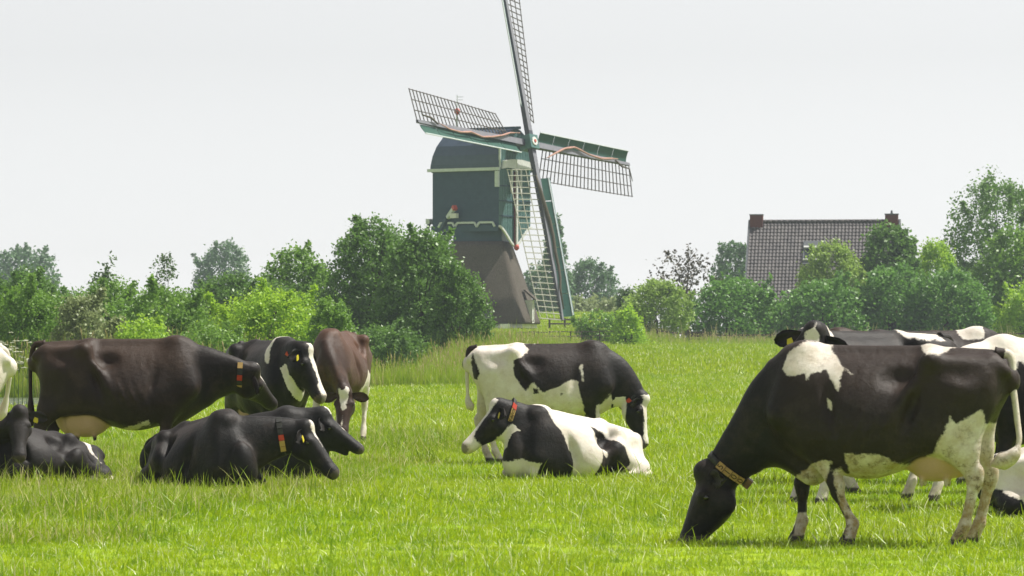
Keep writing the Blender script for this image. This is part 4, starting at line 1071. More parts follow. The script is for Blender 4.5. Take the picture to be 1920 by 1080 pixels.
# pantiles, one joined part per slope
cw, rg = .245, .31; nc = int(RW/cw); nr_ = int(SLn/rg)
for sy in (1, -1):
    fl_ = np.array((1, sy, 1)); V = []; F = []; rs = np.random.RandomState(5)
    ps_ = [(0, .030), (.22, .055), (.45, .030), (.70, .004), (1.03, .022)]
    for i in range(nr_):
        for j in range(nc):
            dz = rs.uniform(-.006, .006); o = len(V); x0 = -RW/2+j*cw
            for t, lift in ((i*rg-.02, .0), ((i+1)*rg+.02, .045)):
                for u, h_ in ps_: V.append((np.array((x0+u*cw, 0, RZ-.095))+sl*t+nrm_*(h_+lift+dz))*fl_)
            for k in range(4): F.append((o+k, o+k+1, o+6+k, o+5+k))
            for u, h_ in ps_: V.append((np.array((x0+u*cw, 0, RZ-.095))+sl*((i+1)*rg+.02)+nrm_*(h_+.02+dz))*fl_)
            for k in range(4): F.append((o+5+k, o+6+k, o+11+k, o+10+k))
    tl_o = obj('roof_tiles', mesh_np('roof_tiles', V, F, [M_TILE], None, False), rf); tl_o['kind'] = 'stuff'
for i in range(27):
    x = -RW/2+i*RW/27; V, F = tube([(x, 0, RZ-.04), (x+RW/27+.02, 0, RZ-.035)], [.125, .14], 10); mb = MB(); mb.add(V, [tuple(f) if f[2] != f[3] else tuple(f[:3]) for f in F]); mb.build('ridge_tile', M_TILE, rf, True)
for sx in (-1, 1):
    mb = MB(); x = sx*(RW/2+.03); a = np.array((x, 0, RZ+.02)); mb.bar(a, a+sl*SLn, .12, .22, nrm_); a2 = a.copy(); mb.bar(a2, a2+sl*np.array((1, -1, 1))*SLn, .12, .22, nrm_*np.array((1, -1, 1))); mb.build('verge_board', M_LEAD, rf)
for x, w_, cap in ((-4.68, .88, 0), (4.62, .88, 1)):
    mb = MB(); mb.box((x-w_/2, -.36, RZ-.6), (x+w_/2, .36, RZ+.40)); c_ = mb.build('chimney', M_CHIM, house)
    mb = MB(); mb.box((x-w_/2-.04, -.40, RZ+.402), (x+w_/2+.04, .40, RZ+.47)); mb.build('chimney_cap', M_LEAD, c_)
    if cap:
        mb = MB(); mb.rod((x, 0, RZ+.47), (x, 0, RZ+.70), .09, .06, 8); mb.build('chimney_pot', M_LEAD, c_)
# roof window, tilted open
def RP(x, t, h_): return np.array((x, 0, RZ-.095))+sl*t+nrm_*h_
mb = MB(); x0, x1 = -1.35, .10; t0, t1 = 2.35, 3.55
for a, b, c_, d_ in ((x0, x1, t0-.55, t0), (x0, x0+.09, t0, t1), (x1-.09, x1, t0, t1), (x0, x1, t1-.09, t1+.35)):
    mb.add([RP(a, c_, .0), RP(b, c_, .0), RP(b, d_, .0), RP(a, d_, .0), RP(a, c_, .14), RP(b, c_, .14), RP(b, d_, .14), RP(a, d_, .14)], [(0,3,2,1),(4,5,6,7),(0,1,5,4),(1,2,6,5),(2,3,7,6),(3,0,4,7)])
rw = mb.build('roof_window', M_LEAD, house)
mb = MB(); mb.add([RP(x0+.09, t0, .09), RP(x1-.09, t0, .09), RP(x1-.09, t1-.09, .09), RP(x0+.09, t1-.09, .09)], [(0, 1, 2, 3)]); mb.build('pane', M_GLASS, rw)
mb = MB(); mb.bar(RP(x0+.05, t0+.08, .22), RP(x1-.05, t0+.08, .22), .14, .10, nrm_); mb.bar(RP(x0+.05, t1, .20), RP(x1-.05, t1, .20), .10, .10, nrm_); mb.build('window_rail', M_WHITE, rw)

# ------------------------------------------------------------------ fences
M_POST = paint('weathered_wood', (.085, .072, .060), (.055, .048, .042), .85, 6, .2, .4)
M_POSTG = paint('grey_wood', (.26, .25, .23), (.18, .175, .165), .85, 6, .2, .4)
def fence(label, pts, step, h_, rails, mat, rw_=.09, pw=.12, name='rail_fence'):
    """pts: plan points; posts and rails follow the ground"""
    o = obj(name, None, None, (pts[0][0], pts[0][1], float(ground_z(*pts[0])))); tag(o, label, 'fence')
    b0 = np.array(o.location)
    P_ = []
    for a, b in zip(pts[:-1], pts[1:]):
        a = np.array(a, float); b = np.array(b, float); n = max(1, int(round(np.linalg.norm(b-a)/step)))
        P_ += [a+(b-a)*i/n for i in range(n)]
    P_.append(np.array(pts[-1], float)); rs = np.random.RandomState(int(abs(pts[0][0])*10)+3)
    Z_ = [float(ground_z(p[0], p[1])) for p in P_]
    for p, z in zip(P_, Z_):
        lean = rs.uniform(-.04, .04, 2); mb = MB(); q0 = np.array((p[0], p[1], z-.3))-b0; q1 = np.array((p[0]+lean[0], p[1]+lean[1], z+h_*rs.uniform(1., 1.08)))-b0
        mb.bar(q0, q1, pw, pw, (0, 1, 0)); mb.build('post', mat, o)
    for i in range(len(P_)-1):
        for f in rails:
            j = rs.uniform(-.03, .03, 2); mb = MB()
            mb.bar(np.array((*P_[i], Z_[i]+f*h_+j[0]))-b0+(0, -.07, 0), np.array((*P_[i+1], Z_[i+1]+f*h_+j[1]))-b0+(0, -.07, 0), .05, rw_, (0, 0, 1)); mb.build('rail', mat, o)
    return o
fence('dark three rail fence on the dyke right of the mill', [(wx(1030, 296), 296), (wx(1176, 300), 300)], 1.35, .95, (.25, .6, .95), M_POST, .12, .14)
fence('low dark rail fence at the far edge of the pasture', [(wx(1232, 256), 256), (wx(1300, 257), 257), (wx(1460, 256), 256), (wx(1560, 256), 256), (wx(1700, 254), 254), (wx(1940, 252), 252)], 2.4, .72, (.42, .92), M_POST, .10, .13)
fence('thin handrail fence crossing below the mill', [(wx(968, 238), 238), (wx(1010, 243), 243), (wx(1090, 246), 246), (wx(1160, 247), 247)], 1.0, .85, (.35, .65, .97), M_POST, .05, .07)
# picket panel and gate posts
g = obj('picket_gate', None, None, (wx(1467, 254), 254, float(ground_z(wx(1467, 254), 254)))); tag(g, 'pale grey picket gate left of the raised cow head', 'gate')
for i in range(5):
    mb = MB(); x = -.42+i*.21; mb.box((x-.045, -.03, -.1), (x+.045, .03, .98-.05*(i % 2))); mb.build('picket', M_POSTG, g)
for z in (.25, .75):
    mb = MB(); mb.box((-.5, .032, z), (.5, .08, z+.09)); mb.build('rail', M_POSTG, g)
g = obj('field_gate', None, None, (wx(1305, 253), 253, float(ground_z(wx(1305, 253), 253)))); tag(g, 'dark wooden gate posts with boards below the hedge', 'gate')
for x in (-.5, .5):
    mb = MB(); mb.box((x-.1, -.1, -.2), (x+.1, .1, .95)); mb.build('post', M_POST, g)
for i in range(4):
    mb = MB(); mb.box((-.395, -.03, .12+i*.2), (.395, .03, .24+i*.2)); mb.build('board', M_POST, g)
mb = MB(); mb.box((-.05, -.05, -.2), (.05, .05, .45)); o = mb.build('marker_post', M_WHITE, None, loc=(wx(1346, 250), 250, float(ground_z(wx(1346, 250), 250)))); tag(o, 'short white marker post in front of the low rail fence', 'post')
mb = MB(); mb.box((-.32, -.15, .12), (.32, .15, .42)); o = mb.build('white_box', M_WHITE, None, loc=(wx(947, 262), 262, float(ground_z(wx(947, 262), 262)))); tag(o, 'small white cabinet on the dyke below the mill', 'box')
mb = MB()
for x in (-.22, .22): mb.box((x-.05, -.05, -.2), (x+.05, .05, .118))
mb.build('leg', M_GREYW, o)
# stake in the ditch
mb = MB(); mb.rod((0, 0, -.6), (.02, 0, .95), .022, .018, 6); o = mb.build('stake', M_POST, None, loc=(wx(56, 117), 117, -.3)); tag(o, 'thin stake standing in the ditch water', 'stake')

# ------------------------------------------------------------------ cow parsley by the ditch
M_UMB = paint('white_umbel', (.62, .62, .50), (.48, .50, .36), .8, 20); M_STEM = paint('green_stem', (.10, .17, .04), None, .8, 10)
rs = np.random.RandomState(8)
for (px, py, d) in ((8, 622, 108), (26, 634, 109), (42, 640, 108), (62, 655, 110), (74, 668, 109), (14, 650, 107), (34, 660, 110), (50, 672, 108), (-8, 640, 108)):
    X = wx(px, d); gz = float(ground_z(X, d)); hgt = wz(py, d)-gz
    o = obj('cow_parsley_plant', None, None, (X, d, gz)); tag(o, 'tall plant with flat white flower heads at the left picture edge', 'plant', 'white flowering plants by the ditch')
    ms = MB(); mu = MB(); ms.rod((0, 0, -.1), (.03, 0, hgt*.8), .012, .008, 5)
    for k in range(7):
        a = rs.uniform(0, 6.28); r_ = rs.uniform(.05, .30); e = np.array((r_*math.cos(a), r_*math.sin(a), hgt*rs.uniform(.78, 1.02)))
        ms.rod((.02, 0, hgt*.62), e, .006, .004, 4); R_ = rs.uniform(.045, .085)
        for i in range(14):
            b = rs.uniform(0, 6.28); q_ = math.sqrt(rs.rand())*R_; c_ = e+np.array((q_*math.cos(b), q_*math.sin(b), .02-.25*q_)); t = rs.uniform(.012, .02)
            mu.add([c_+(-t, -t, 0), c_+(t, -t, 0), c_+(t, t, .004), c_+(-t, t, .004), c_+(0, 0, -.02)], [(0, 1, 2, 3), (0, 4, 1), (1, 4, 2), (2, 4, 3), (3, 4, 0)])
    ms.build('stem', M_STEM, o); mu.build('flower_head', M_UMB, o)
def plain(name, c, rough=.5, spec=.4):
    q = NT(name); q.bsdf(c, rough, spec); return q.m
M_EYE = plain('cow_eye', (.008, .006, .005), .08, .8)
M_STRAP = paint('collar_strap', (.022, .022, .022), (.05, .05, .045), .6, 30)
M_PLATE = paint('number_plate', (.50, .33, .12), (.42, .26, .09), .55, 40)
M_RED = paint('red_plate', (.55, .06, .03), (.45, .045, .025), .5, 40)
M_INK = plain('plate_ink', (.03, .02, .015), .7)
M_TAG = paint('ear_tag_yellow', (.62, .52, .04), (.55, .45, .03), .5, 60)
M_BUCKLE = paint('collar_weight', (.20, .11, .06), (.1, .06, .04), .5, 30)

def digit_mesh(ch, size):
    cu = bpy.data.curves.new('digit', 'FONT'); cu.body = ch; cu.size = size; cu.align_x = 'CENTER'; cu.align_y = 'CENTER'; cu.extrude = .0006
    ob = bpy.data.objects.new('digit', cu); COL.objects.link(ob)
    me = bpy.data.meshes.new_from_object(ob.evaluated_get(bpy.context.evaluated_depsgraph_get()))
    bpy.data.objects.remove(ob); return me

def collar(cow, info, u, plates, side=1, strap=.042, tilt=0., weight=True, grow=1.0, a0=58, shift=0.0):
    """band round the neck at fraction u; plates: list of (material, text) going down from the crest on the given side"""
    NPp = info['NP']; n = len(NPp)-1; f = u*n; i = min(int(f), n-1); fr = f-i
    c = NPp[i]*(1-fr)+NPp[i+1]*fr; t = nrm(NPp[i+1]-NPp[i])
    lat = nrm(info['Lb']*(1-u)+info['L']*u); lat = nrm(lat-t*np.dot(lat, t)); up = np.cross(t, lat)
    if np.dot(up, info['Vb']+info['F']*2) < 0: up = -up
    rl = (info['nl'][i]*(1-fr)+info['nl'][i+1]*fr)*grow+.020; rv = (info['nv'][i]*(1-fr)+info['nv'][i+1]*fr)*grow+.030
    def P(ang, r=0., ax=0.):     # ang from crest, degrees, towards side
        a = R(ang); q = c+up*(rv+r)*math.cos(a)+lat*side*(rl+r)*math.sin(a)
        return q+t*(ax+tilt*(math.cos(a)))
    V = []; F = []; N = 48
    for k in range(N):
        for r, ax in ((0, -strap/2), (0, strap/2), (.007, strap/2), (.007, -strap/2)): V.append(P(360*k/N, r, ax))
    for k in range(N):
        for j in range(4): F.append((k*4+j, k*4+(j+1) % 4, ((k+1) % N)*4+(j+1) % 4, ((k+1) % N)*4+j))
    co = obj('collar', mesh_np('collar', V, F, [M_STRAP]), cow)
    ang = a0
    L = .058
    for m, tx in plates:
        # arc step for one plate
        e = .5; da = math.degrees(L/np.linalg.norm(P(ang+e)-P(ang))*R(e)); 
        p0 = P(ang, .008); p1 = P(ang+da*.94, .008); mid = (p0+p1)/2; tx_ = nrm(p1-p0); nn = nrm(np.cross(tx_, t)); 
        if np.dot(nn, mid-c) < 0: nn = -nn
        mb = MB(); h = .027
        for s_ in (1,):
            q = [p0-t*h, p1-t*h, p1+t*h, p0+t*h]
            mb.prism([x for x in q], .012, nn)
        o = mb.build('number_plate', m, co)
        if tx:
            dm = digit_mesh(tx, .068)
            bm = bmesh.new(); bm.from_mesh(o.data); k0 = len(bm.faces); bm.from_mesh(dm)
            xa = Vector(-t*np.sign(np.dot(np.cross(-t, -tx_), nn)) ); ya = Vector(-tx_)
            bm.verts.ensure_lookup_table(); bm.faces.ensure_lookup_table()
            for v in bm.verts[8:]:
                v.co = Vector(mid+nn*.0132)+xa*v.co.x+ya*v.co.y+Vector(nn)*v.co.z
            for fc in bm.faces[k0:]: fc.material_index = 1
            bm.to_mesh(o.data); bm.free(); o.data.materials.append(M_INK)
        ang += da
    if weight:
        p = P(180, .02); mb = MB(); mb.bar(p-t*.035, p+t*.035, .06, .05, up); mb.build('collar_weight', M_BUCKLE, co)
    return co

def ear_tag(cow, info, side, t=.11, sz=.036, dl=0.):
    HP = info['HP']; D, F, L = info['D'], info['F'], info['L']
    base, out, nn, wd = ear_frame(info, side, info['ears'][0 if side > 0 else 1])
    dn = -wd if np.dot(wd, D) < 0 else wd
    c = base+out*t+nn*.03+dn*.028; mb = MB()
    e1 = nrm(out+.2*dn)
    pts = [c-e1*sz*.55-dn*sz*.6, c+e1*sz*.55-dn*sz*.6, c+e1*sz*.8+dn*sz*.4, c+e1*sz*.6+dn*sz, c-e1*sz*.6+dn*sz, c-e1*sz*.8+dn*sz*.4]
    mb.prism(pts, .006, nn); return mb.build('ear_tag', M_TAG, cow)

def make_cow(label, px0, d, heading, mat, scale=1.0, white=(), hwhite=(), rust=0., soil=.35, zoff=0., legwhite=(0, 0), tailwhite=.72, pinkm=.0, udder_pink=1., group='dairy cows in the pasture', extra=None,
             pollpx=None, muzpx=None, hfw=None, **pose):
    """px0: picture column of the cow's centre, d distance, heading in degrees (0 = to the right, 90 = away);
    pollpx, muzpx: poll and muzzle as picture column, row and metres nearer (-) or further (+) than d"""
    X = wx(px0, d); gz = float(ground_z(X, d))+zoff-.01; ch, sh = math.cos(R(heading)), math.sin(R(heading))
    def loc(p):
        q = at(p[0], p[1], d+p[2]); ax, ay = q.x-X, q.y-d
        return np.array((ax*ch+ay*sh, -ax*sh+ay*ch, q.z-gz))/scale
    if pollpx is not None:
        pose['poll'] = loc(pollpx); pose['hd'] = loc(muzpx)-pose['poll']
        if hfw is not None: pose['hf'] = (hfw[0]*ch+hfw[1]*sh, -hfw[0]*sh+hfw[1]*ch, hfw[2])
    V, F, info = cow_mesh(**pose)
    info['ears'] = pose.get('ears', (0., 0.))
    x, y, z = V.T; tg = info['tag']
    rel = (V-info['poll'])/info['hs']; ht = rel @ info['D']; hl_ = rel @ info['L']; hv = rel @ info['F']
    head = (ht > -.03) & (ht < .66) & (np.abs(hl_) < .16) & (hv < .08) & (hv > -.36) & (tg < 3)
    isear = tg == 1; istail = tg >= 3
    wv = np.full(len(V), -1.)
    for sgn, pts in white:           # sgn 1 adds white, -1 puts black back; pts in local x, z
        f = poly_sd(pts, x, z)
        wv = np.maximum(wv, f) if sgn > 0 else np.minimum(wv, -f)
    if legwhite[0]: wv = np.maximum(wv, np.where((x > .1) & (z < legwhite[0]), legwhite[0]-z, -1))
    if legwhite[1]: wv = np.maximum(wv, np.where((x < .1) & (z < legwhite[1]), legwhite[1]-z, -1))
    if extra is not None: wv = extra(wv, x, y, z)
    wv = np.where(head | isear, -1., wv)
    for kind, *a in hwhite:
        if kind == 'blaze':          # half width along t: list of (t, w)
            ts, ws = zip(*a[0]); off = a[1] if len(a) > 1 else 0.
            f = np.where(hv > -.11, np.interp(ht, ts, ws)-np.abs(hl_-off)-np.clip(-hv-.03, 0, 1)*.9, -1)
        elif kind == 'under': f = np.where(ht > .05, -hv-a[0], -1)
        elif kind == 'side': f = poly_sd(a[0], ht, hv)
        wv = np.where(head, np.maximum(wv, f), wv)
    wv = np.where(istail, (tg-3)-tailwhite, wv)
    pink = np.zeros(len(V))
    for c, r in info['ud']:
        g = np.sqrt((((V-c)/r)**2).sum(1)); pink = np.maximum(pink, np.clip((1.16-g)/.10, 0, 1)*udder_pink)
    pink = np.where(np.abs(y) < .22, pink, 0) * (tg == 0)
    pink = np.maximum(pink, np.where(head & (ht > .545), pinkm, 0))
    hoof = np.where((z < .075) & (tg == 0), 1, 0) if pose.get('pose', 'stand') == 'stand' else np.zeros(len(V))
    hoof = np.maximum(hoof, np.where(head & (ht > .56) & (hv > -.10), 1-pinkm, 0))
    so = np.clip((.95-z)/.55, 0, 1)*soil+soil*.3; so = so*(1-.95*sstep(.70, .95, x))
    me = mesh_np('cow', V, F, [mat, M_EYE], info['MI'], True, dict(white=wv, pink=pink, hoof=hoof, soil=so, rust=np.clip(rust*(1-.9*sstep(.55, 1.0, x))+.55*sstep(.95, 1.4, z-info['dz'])*(1-sstep(.5, .9, x))*(.4+rust), 0, 1)))  # rust: brown coat tone, plus bleaching and sunlit sheen painted by height on backs
    o = obj('cow', me, None, (X, d, gz), R(heading)); o.scale = (scale,)*3
    tag(o, label, 'cow', group)
    return o, info

def px_map(px0, d, heading, scale=1.0, zoff=0., y0=0.):
    """picture pixels -> local (x, z) for cows seen from the side; y0: local y of the flank that shows"""
    s = FPX/d*scale; c = math.cos(R(heading)); X = wx(px0, d); gz = float(ground_z(X, d))+zoff-.01
    yc = HOR+(EYE-gz)*FPX/d
    return lambda pts: [(((p-px0)/s+y0*math.sin(R(heading)))/c, (yc-q)/s) for p, q in pts]

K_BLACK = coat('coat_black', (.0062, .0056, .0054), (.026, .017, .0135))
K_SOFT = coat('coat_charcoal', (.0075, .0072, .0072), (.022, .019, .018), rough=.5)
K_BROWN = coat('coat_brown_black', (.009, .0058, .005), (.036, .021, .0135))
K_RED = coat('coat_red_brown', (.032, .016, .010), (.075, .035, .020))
COWS = {}

# --- the big grazing cow in front
px0, d, hdg = 1662, 30., 166
m = px_map(px0, d, hdg)
W = [(1, m([(1478, 690), (1484, 664), (1520, 640), (1556, 640), (1592, 690), (1586, 735), (1574, 715), (1560, 696), (1535, 706), (1528, 722), (1520, 703), (1490, 700)])),
     (1, m([(1598, 690), (1612, 700), (1606, 706), (1596, 696)])), (1, m([(1566, 748), (1574, 752), (1576, 772), (1568, 766)])),
     (1, m([(1735, 660), (1730, 648), (1775, 630), (1800, 640), (1770, 664), (1745, 668)])),
     (1, m([(1600, 850), (1660, 846), (1690, 870), (1740, 862), (1772, 820), (1790, 780), (1800, 790), (1812, 786), (1826, 776), (1842, 768), (1850, 790), (1862, 800), (1862, 940), (1740, 960), (1600, 920)])),
     (1, m([(1494, 900), (1512, 882), (1562, 858), (1574, 862), (1560, 900), (1540, 930), (1500, 926)])),
     (1, m([(1570, 880), (1590, 876), (1604, 900), (1622, 980), (1640, 1040), (1600, 1040), (1586, 960)])),
     (1, m([(1490, 968), (1530, 960), (1545, 1040), (1480, 1040)])), (1, m([(1770, 880), (1870, 880), (1880, 1040), (1770, 1040)]))]
def frontx(wv, x, y, z):
    wv = np.where((y < 0) & (x > .42) & (z < .82) & (z > .30), np.where(z > .53, np.minimum(.05, np.minimum(z-.40, .60-z)), -.05), wv)
    return wv
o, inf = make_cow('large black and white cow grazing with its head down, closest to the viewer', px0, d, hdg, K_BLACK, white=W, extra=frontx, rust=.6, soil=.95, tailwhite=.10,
    h=.015, pollpx=(1322, 880, .32), muzpx=(1260, 1032, .30), hfw=(-.93, -.05, .36), neck_c=((.82, 0, .97), (1.04, .01, .76)), fl=((.34, .22), (.66, .66)), hl=((-.60,), (-.66,)), belly=.06, fat=1.04, udder=1.05, thin=1.3,
    tail=[(-.80, 0, 1.42), (-.91, 0, 1.40), (-.93, .02, 1.20), (-.965, .05, .95), (-.985, .10, .78), (-.93, .12, .67), (-.78, .10, .61)], tail_sw=.07, ears=(-.2, -.2), hscale=1.12, nscale=.98, brisket=.12)
collar(o, inf, .90, [(M_PLATE, '5'), (M_PLATE, '1'), (M_PLATE, '0'), (M_PLATE, '0')], side=1, a0=62, strap=.05, grow=1.05)
COWS['front'] = o

# --- black and white cow grazing beyond the middle
px0, d, hdg = 1018, 49.7, 0
m = px_map(px0, d, hdg)
W = [(1, m([(870, 620), (1005, 620), (1010, 634), (1030, 640), (984, 645), (990, 655), (980, 668), (964, 676), (962, 700), (975, 720), (985, 732), (1000, 716), (1018, 735), (1042, 728), (1070, 712), (1082, 716), (1088, 745), (1100, 790), (1000, 800), (870, 800)])),
     (-1, m([(887, 660), (892, 680), (899, 700), (896, 715), (888, 708), (884, 680)])), (-1, m([(1000, 728), (1008, 729), (1009, 737), (1001, 737)])), (-1, m([(1050, 736), (1056, 736), (1055, 741), (1050, 741)])),
     (1, m([(1085, 690), (1091, 683), (1095, 700), (1092, 714), (1088, 702)])),
     (1, m([(870, 780), (960, 780), (960, 900), (870, 900)])), (1, m([(1118, 760), (1130, 755), (1145, 738), (1146, 770), (1132, 790), (1130, 900), (1112, 900), (1116, 790)]))]
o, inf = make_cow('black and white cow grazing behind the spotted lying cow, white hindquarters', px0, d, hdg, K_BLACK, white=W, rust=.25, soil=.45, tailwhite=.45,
    hwhite=[('blaze', [(-.1, .05), (.1, .05), (.3, .035), (.45, .05), (.6, .06)], -.03), ('side', [(-.1, -.19), (.12, -.20), (.26, -.24), (.2, -.4), (-.1, -.4)])],
    pollpx=(1207, 745, -.05), muzpx=(1217, 832, -.12), hfw=(.95, -.25, .1), neck_c=((.86, 0, 1.06), (1.0, 0, .92)), fl=((.63, .62), (.68, .70)), hl=((-.70,), (-.58,)), udder=1.0,
    tail=[(-.80, 0, 1.42), (-.90, 0, 1.40), (-.925, 0, 1.22), (-.92, 0, .95), (-.91, 0, .78), (-.86, .0, .66)], tail_sw=.055, ears=(-.1, .1), hscale=1.0)
collar(o, inf, .93, [(M_RED, ''), (M_RED, ''), (M_PLATE, '')], side=-1, a0=98)
COWS['mid'] = o

# --- spotted lying cow in the middle, looking left
px0, d, hdg = 1076, 45., 222
m = px_map(px0, d, hdg, y0=.36)
W = [(1, m([(1032, 745), (1060, 745), (1215, 790), (1230, 900), (1072, 900), (1068, 850), (1058, 810), (1046, 790)])),
     (-1, m([(1111, 793), (1120, 800), (1140, 815), (1142, 822), (1130, 823), (1120, 810)])), (-1, m([(1128, 825), (1142, 822), (1160, 840), (1170, 866), (1160, 900), (1102, 900), (1118, 842), (1126, 858)])),
     (1, m([(960, 845), (970, 848), (982, 862), (1000, 858), (1020, 865), (1014, 910), (950, 910)]))]
o, inf = make_cow('white and black spotted cow lying down looking left, with numbered collar', px0, d, hdg, K_BLACK, white=W, soil=.1, rust=.1,
    hwhite=[('blaze', [(-.1, .05), (.02, .075), (.2, .045), (.4, .05), (.5, .1), (.65, .2)]), ('under', .225), ('side', [(.44, .1), (.43, -.3), (.7, -.3), (.7, .1)])], pinkm=.3,
    pose='lie', pollpx=(934, 757, -.55), muzpx=(864, 832, -.62), hfw=(-.68, -.12, .72), ears=(.05, .1), rump_drop=.22, lie_w=1.05, lie_roll=-.12, hscale=1.04)
collar(o, inf, .80, [(M_RED, ''), (M_PLATE, '0'), (M_PLATE, '4'), (M_PLATE, '8')], side=1, a0=46, grow=1.04, tilt=.085)
ear_tag(o, inf, 1)
COWS['midlie'] = o

# --- brown black cow standing at the left
px0, d, hdg = 226, 45., 0; sc = 1.04
m = px_map(px0, d, hdg, sc)
W = [(1, m([(204, 812), (240, 801), (284, 786), (284, 796), (212, 826)]))]
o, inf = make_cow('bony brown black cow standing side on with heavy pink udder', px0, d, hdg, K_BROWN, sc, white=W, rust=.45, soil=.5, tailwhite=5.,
    hwhite=[('blaze', [(-.1, 0.), (.04, .0), (.10, .05), (.2, .04), (.3, 0.)])],
    pollpx=(474, 690, 0), muzpx=(516, 744, .34), hfw=(.75, -.05, .6), fl=((.58, .58), (.48, .46)), hl=((-.66,), (-.76,)), belly=.05, udder=1.32, thin=1.7, ears=(.25, .05))
collar(o, inf, .90, [(M_PLATE, ''), (M_STRAP, ''), (M_RED, ''), (M_STRAP, ''), (M_PLATE, ''), (M_PLATE, '')], side=-1, a0=14)
COWS['brown'] = o

# --- cow with white blaze behind it
o, inf = make_cow('black cow with a broad white face blaze and white shoulder stripe', 498, 48.5, -66, K_BLACK, 1.03, soil=.3, legwhite=(.62, .5),
    white=[(1, [(.42, 1.6), (.60, 1.6), (.66, 1.36), (.72, 1.22), (.62, 1.26), (.52, 1.36)])],
    hwhite=[('blaze', [(-.1, .03), (.02, .05), (.12, .062), (.3, .035), (.36, .03), (.46, .06), (.6, .07)], .0), ('under', .262)], pinkm=.2,
    pollpx=(574, 652, -.95), muzpx=(611, 738, -1.1), hfw=(.88, -.36, .35), hscale=1.06, ears=(.1, .1), fl=((.62, .62), (.60, .6)))
collar(o, inf, .86, [(M_RED, ''), (M_PLATE, '0'), (M_RED, '')], side=-1, a0=60, weight=False)
ear_tag(o, inf, -1)
COWS['blaze'] = o

# --- red brown cow seen from the front with lowered head
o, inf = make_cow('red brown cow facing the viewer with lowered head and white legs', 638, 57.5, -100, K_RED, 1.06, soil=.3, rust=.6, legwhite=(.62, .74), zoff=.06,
    white=[(1, [(-.45, .9), (-.25, 1.0), (-.1, .84), (.2, .74), (.2, .5), (-.6, .5)])],
    hwhite=[('blaze', [(-.1, .05), (.02, .07), (.25, .03), (.3, 0.), (.5, 0.)])],
    pollpx=(646, 732, -1.15), muzpx=(640, 806, -1.4), hfw=(-.1, -.9, .3), ears=(.0, .1), fl=((.60, .60), (.66, .66)), udder=1.1, thin=1.4)
COWS['red'] = o

# --- two black cows lying in front
o, inf = make_cow('charcoal black cow lying with mouth open, behind the other lying black cow', 436, 43.7, 0, K_SOFT, 1.0, soil=.2, pose='lie',
    pollpx=(604, 774, -.1), muzpx=(684, 836, -.15), hfw=(.6, -.15, .8), mouth=.035, rump_drop=.22, ears=(.1, .3), hwhite=[('blaze', [(-.1, .03), (.02, .035), (.08, .02), (.12, 0.)])])
collar(o, inf, .78, [(M_PLATE, '')], side=-1, a0=10, weight=False)
COWS['lieback'] = o
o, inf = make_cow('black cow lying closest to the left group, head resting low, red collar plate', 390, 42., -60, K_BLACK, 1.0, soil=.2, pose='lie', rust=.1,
    pollpx=(574, 797, -.62), muzpx=(632, 874, -.72), hfw=(.78, -.25, .6), rump_drop=.18, ears=(.1, .3), hwhite=[('blaze', [(-.1, .02), (.0, .035), (.07, .03), (.25, .012), (.3, 0.)])])
collar(o, inf, .72, [(M_STRAP, ''), (M_STRAP, ''), (M_STRAP, ''), (M_RED, ''), (M_PLATE, ''), (M_PLATE, '')], side=-1, a0=20, weight=False)
ear_tag(o, inf, -1)
COWS['liefront'] = o

# --- lying cow at the left edge, facing the viewer
o, inf = make_cow('dark lying cow facing the viewer in front of the heavy udder', 66, 42.6, -138, K_SOFT, .92, soil=.2, rust=.5, pose='lie',
    white=[(1, [(-.70, .50), (-.55, .52), (-.60, .40), (-.72, .24), (-.66, .42)])],
    pollpx=(36, 768, -.62), muzpx=(36, 846, -.85), hfw=(.1, -.85, .4), rump_drop=.30, ears=(.0, .0))
ear_tag(o, inf, 1)
COWS['lieleft'] = o

# --- white cow cut by the left edge
o, inf = make_cow('pale cow cut off by the picture edge, only its white rump showing', -158, 40.5, 183, K_BLACK, 1.02, soil=.3, white=[(1, [(-1.2, 0), (-.1, 0), (-.1, 1.7), (-1.2, 1.7)])], tailwhite=-1., hl=((-.66,), (-.60,)), tail=[(-.80, 0, 1.42), (-.88, -.03, 1.36), (-.90, -.12, 1.15), (-.86, -.2, .9), (-.80, -.22, .7)])
COWS['edge'] = o

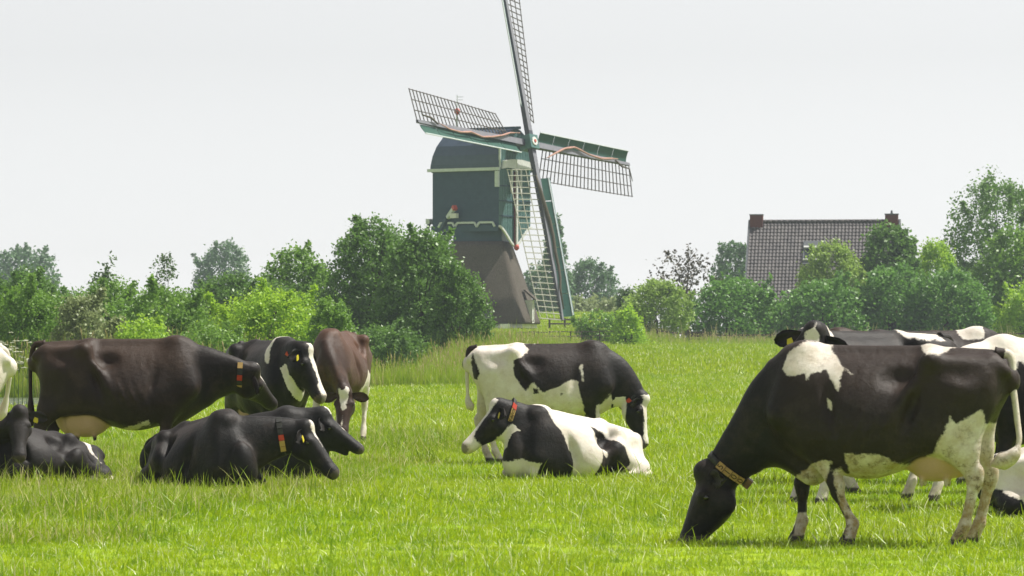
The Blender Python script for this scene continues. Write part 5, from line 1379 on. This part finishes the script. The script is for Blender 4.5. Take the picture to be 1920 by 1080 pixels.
# --- the group behind the big cow
o, inf = make_cow('black cow raising its white-blazed face above the big grazing cow', 1626, 38., -146, K_BLACK, 1.09, soil=.3, legwhite=(.55, .5),
    white=[(1, [(.36, 1.7), (.70, 1.7), (.66, 1.38), (.46, 1.38)]), (1, [(-.75, 1.7), (-.3, 1.7), (-.3, 1.40), (-.75, 1.40)])],
    hwhite=[('blaze', [(-.1, .0), (.035, .0), (.07, .06), (.25, .045), (.6, .05)], .02)],
    pollpx=(1527, 616, -.75), muzpx=(1496, 706, -1.0), hfw=(-.28, -.9, .3), ears=(.22, .22), udder=.8, hscale=1.1)
ear_tag(o, inf, 1, t=.12); ear_tag(o, inf, -1, t=.12)
COWS['peek'] = o
o, inf = make_cow('black cow with plain dark back, furthest of the group behind the big cow', 1690, 43., 176, K_BROWN, 1.10, soil=.3, rust=.4, poll=(1.2, 0, .9), hd=(.3, 0, -.95), hf=(.95, 0, .3), legwhite=(.5, .5), neck_c=((1.0, 0, 1.1), (1.15, 0, 1.0)))
COWS['back'] = o
o, inf = make_cow('black cow with a white patch on its rump behind the big cow', 1712, 40.4, 8, K_BLACK, 1.10, soil=.3, rust=.3, white=[(1, [(.35, 1.7), (.62, 1.7), (.62, 1.40), (.42, 1.40)])], legwhite=(.6, .5), poll=(1.2, .3, 1.0), hd=(.3, .3, -.9), hf=(.9, .3, .3), neck_c=((.95, .05, 1.15), (1.1, .2, 1.08)))
COWS['rumpspot'] = o
o, inf = make_cow('white backed cow with black flank, cut by the picture edge beside the big cow', 2010, 36.5, 176, K_BLACK, 1.04, soil=.3,
    white=[(1, [(-1.1, 1.7), (1.2, 1.7), (1.2, 1.1), (.75, 1.10), (.66, 1.25), (.50, 1.18), (.45, 1.28), (.2, 1.0), (-1.1, 1.0)])], poll=(1.15, .75, 1.05), hd=(.05, .8, -.6), hf=(.0, .6, .8), neck_c=((.9, .15, 1.2), (1.1, .5, 1.15)))
COWS['whiteback'] = o
o, inf = make_cow('black and white lying cow half hidden behind the tail of the big cow', 2046, 35.2, -6, K_BLACK, 1.0, soil=.1, pose='lie', white=[(1, [(-.98, .30), (-.88, .75), (-.2, .75), (-.2, .2), (-.52, .0), (-.60, .16)])], tailwhite=5.,
    pollpx=(2260, 740, 0), muzpx=(2320, 800, 0), hfw=(.6, 0, .8), rump_drop=.2)
COWS['lieright'] = o
# ------------------------------------------------------------------ haze
q = NT('haze'); vp = q.n('ShaderNodeVolumePrincipled'); vp.inputs['Color'].default_value = (.80, .90, 1, 1); vp.inputs['Density'].default_value = .00028; vp.inputs['Anisotropy'].default_value = .2
q.l(vp.outputs[0], q.out.inputs['Volume'])
mb = MB(); mb.box((-420, -40, -2.5), (420, 760, 30)); hz = mb.build('haze', q.m); tag(hz, 'thin pale summer haze over the polder', 'haze', None, 'stuff')
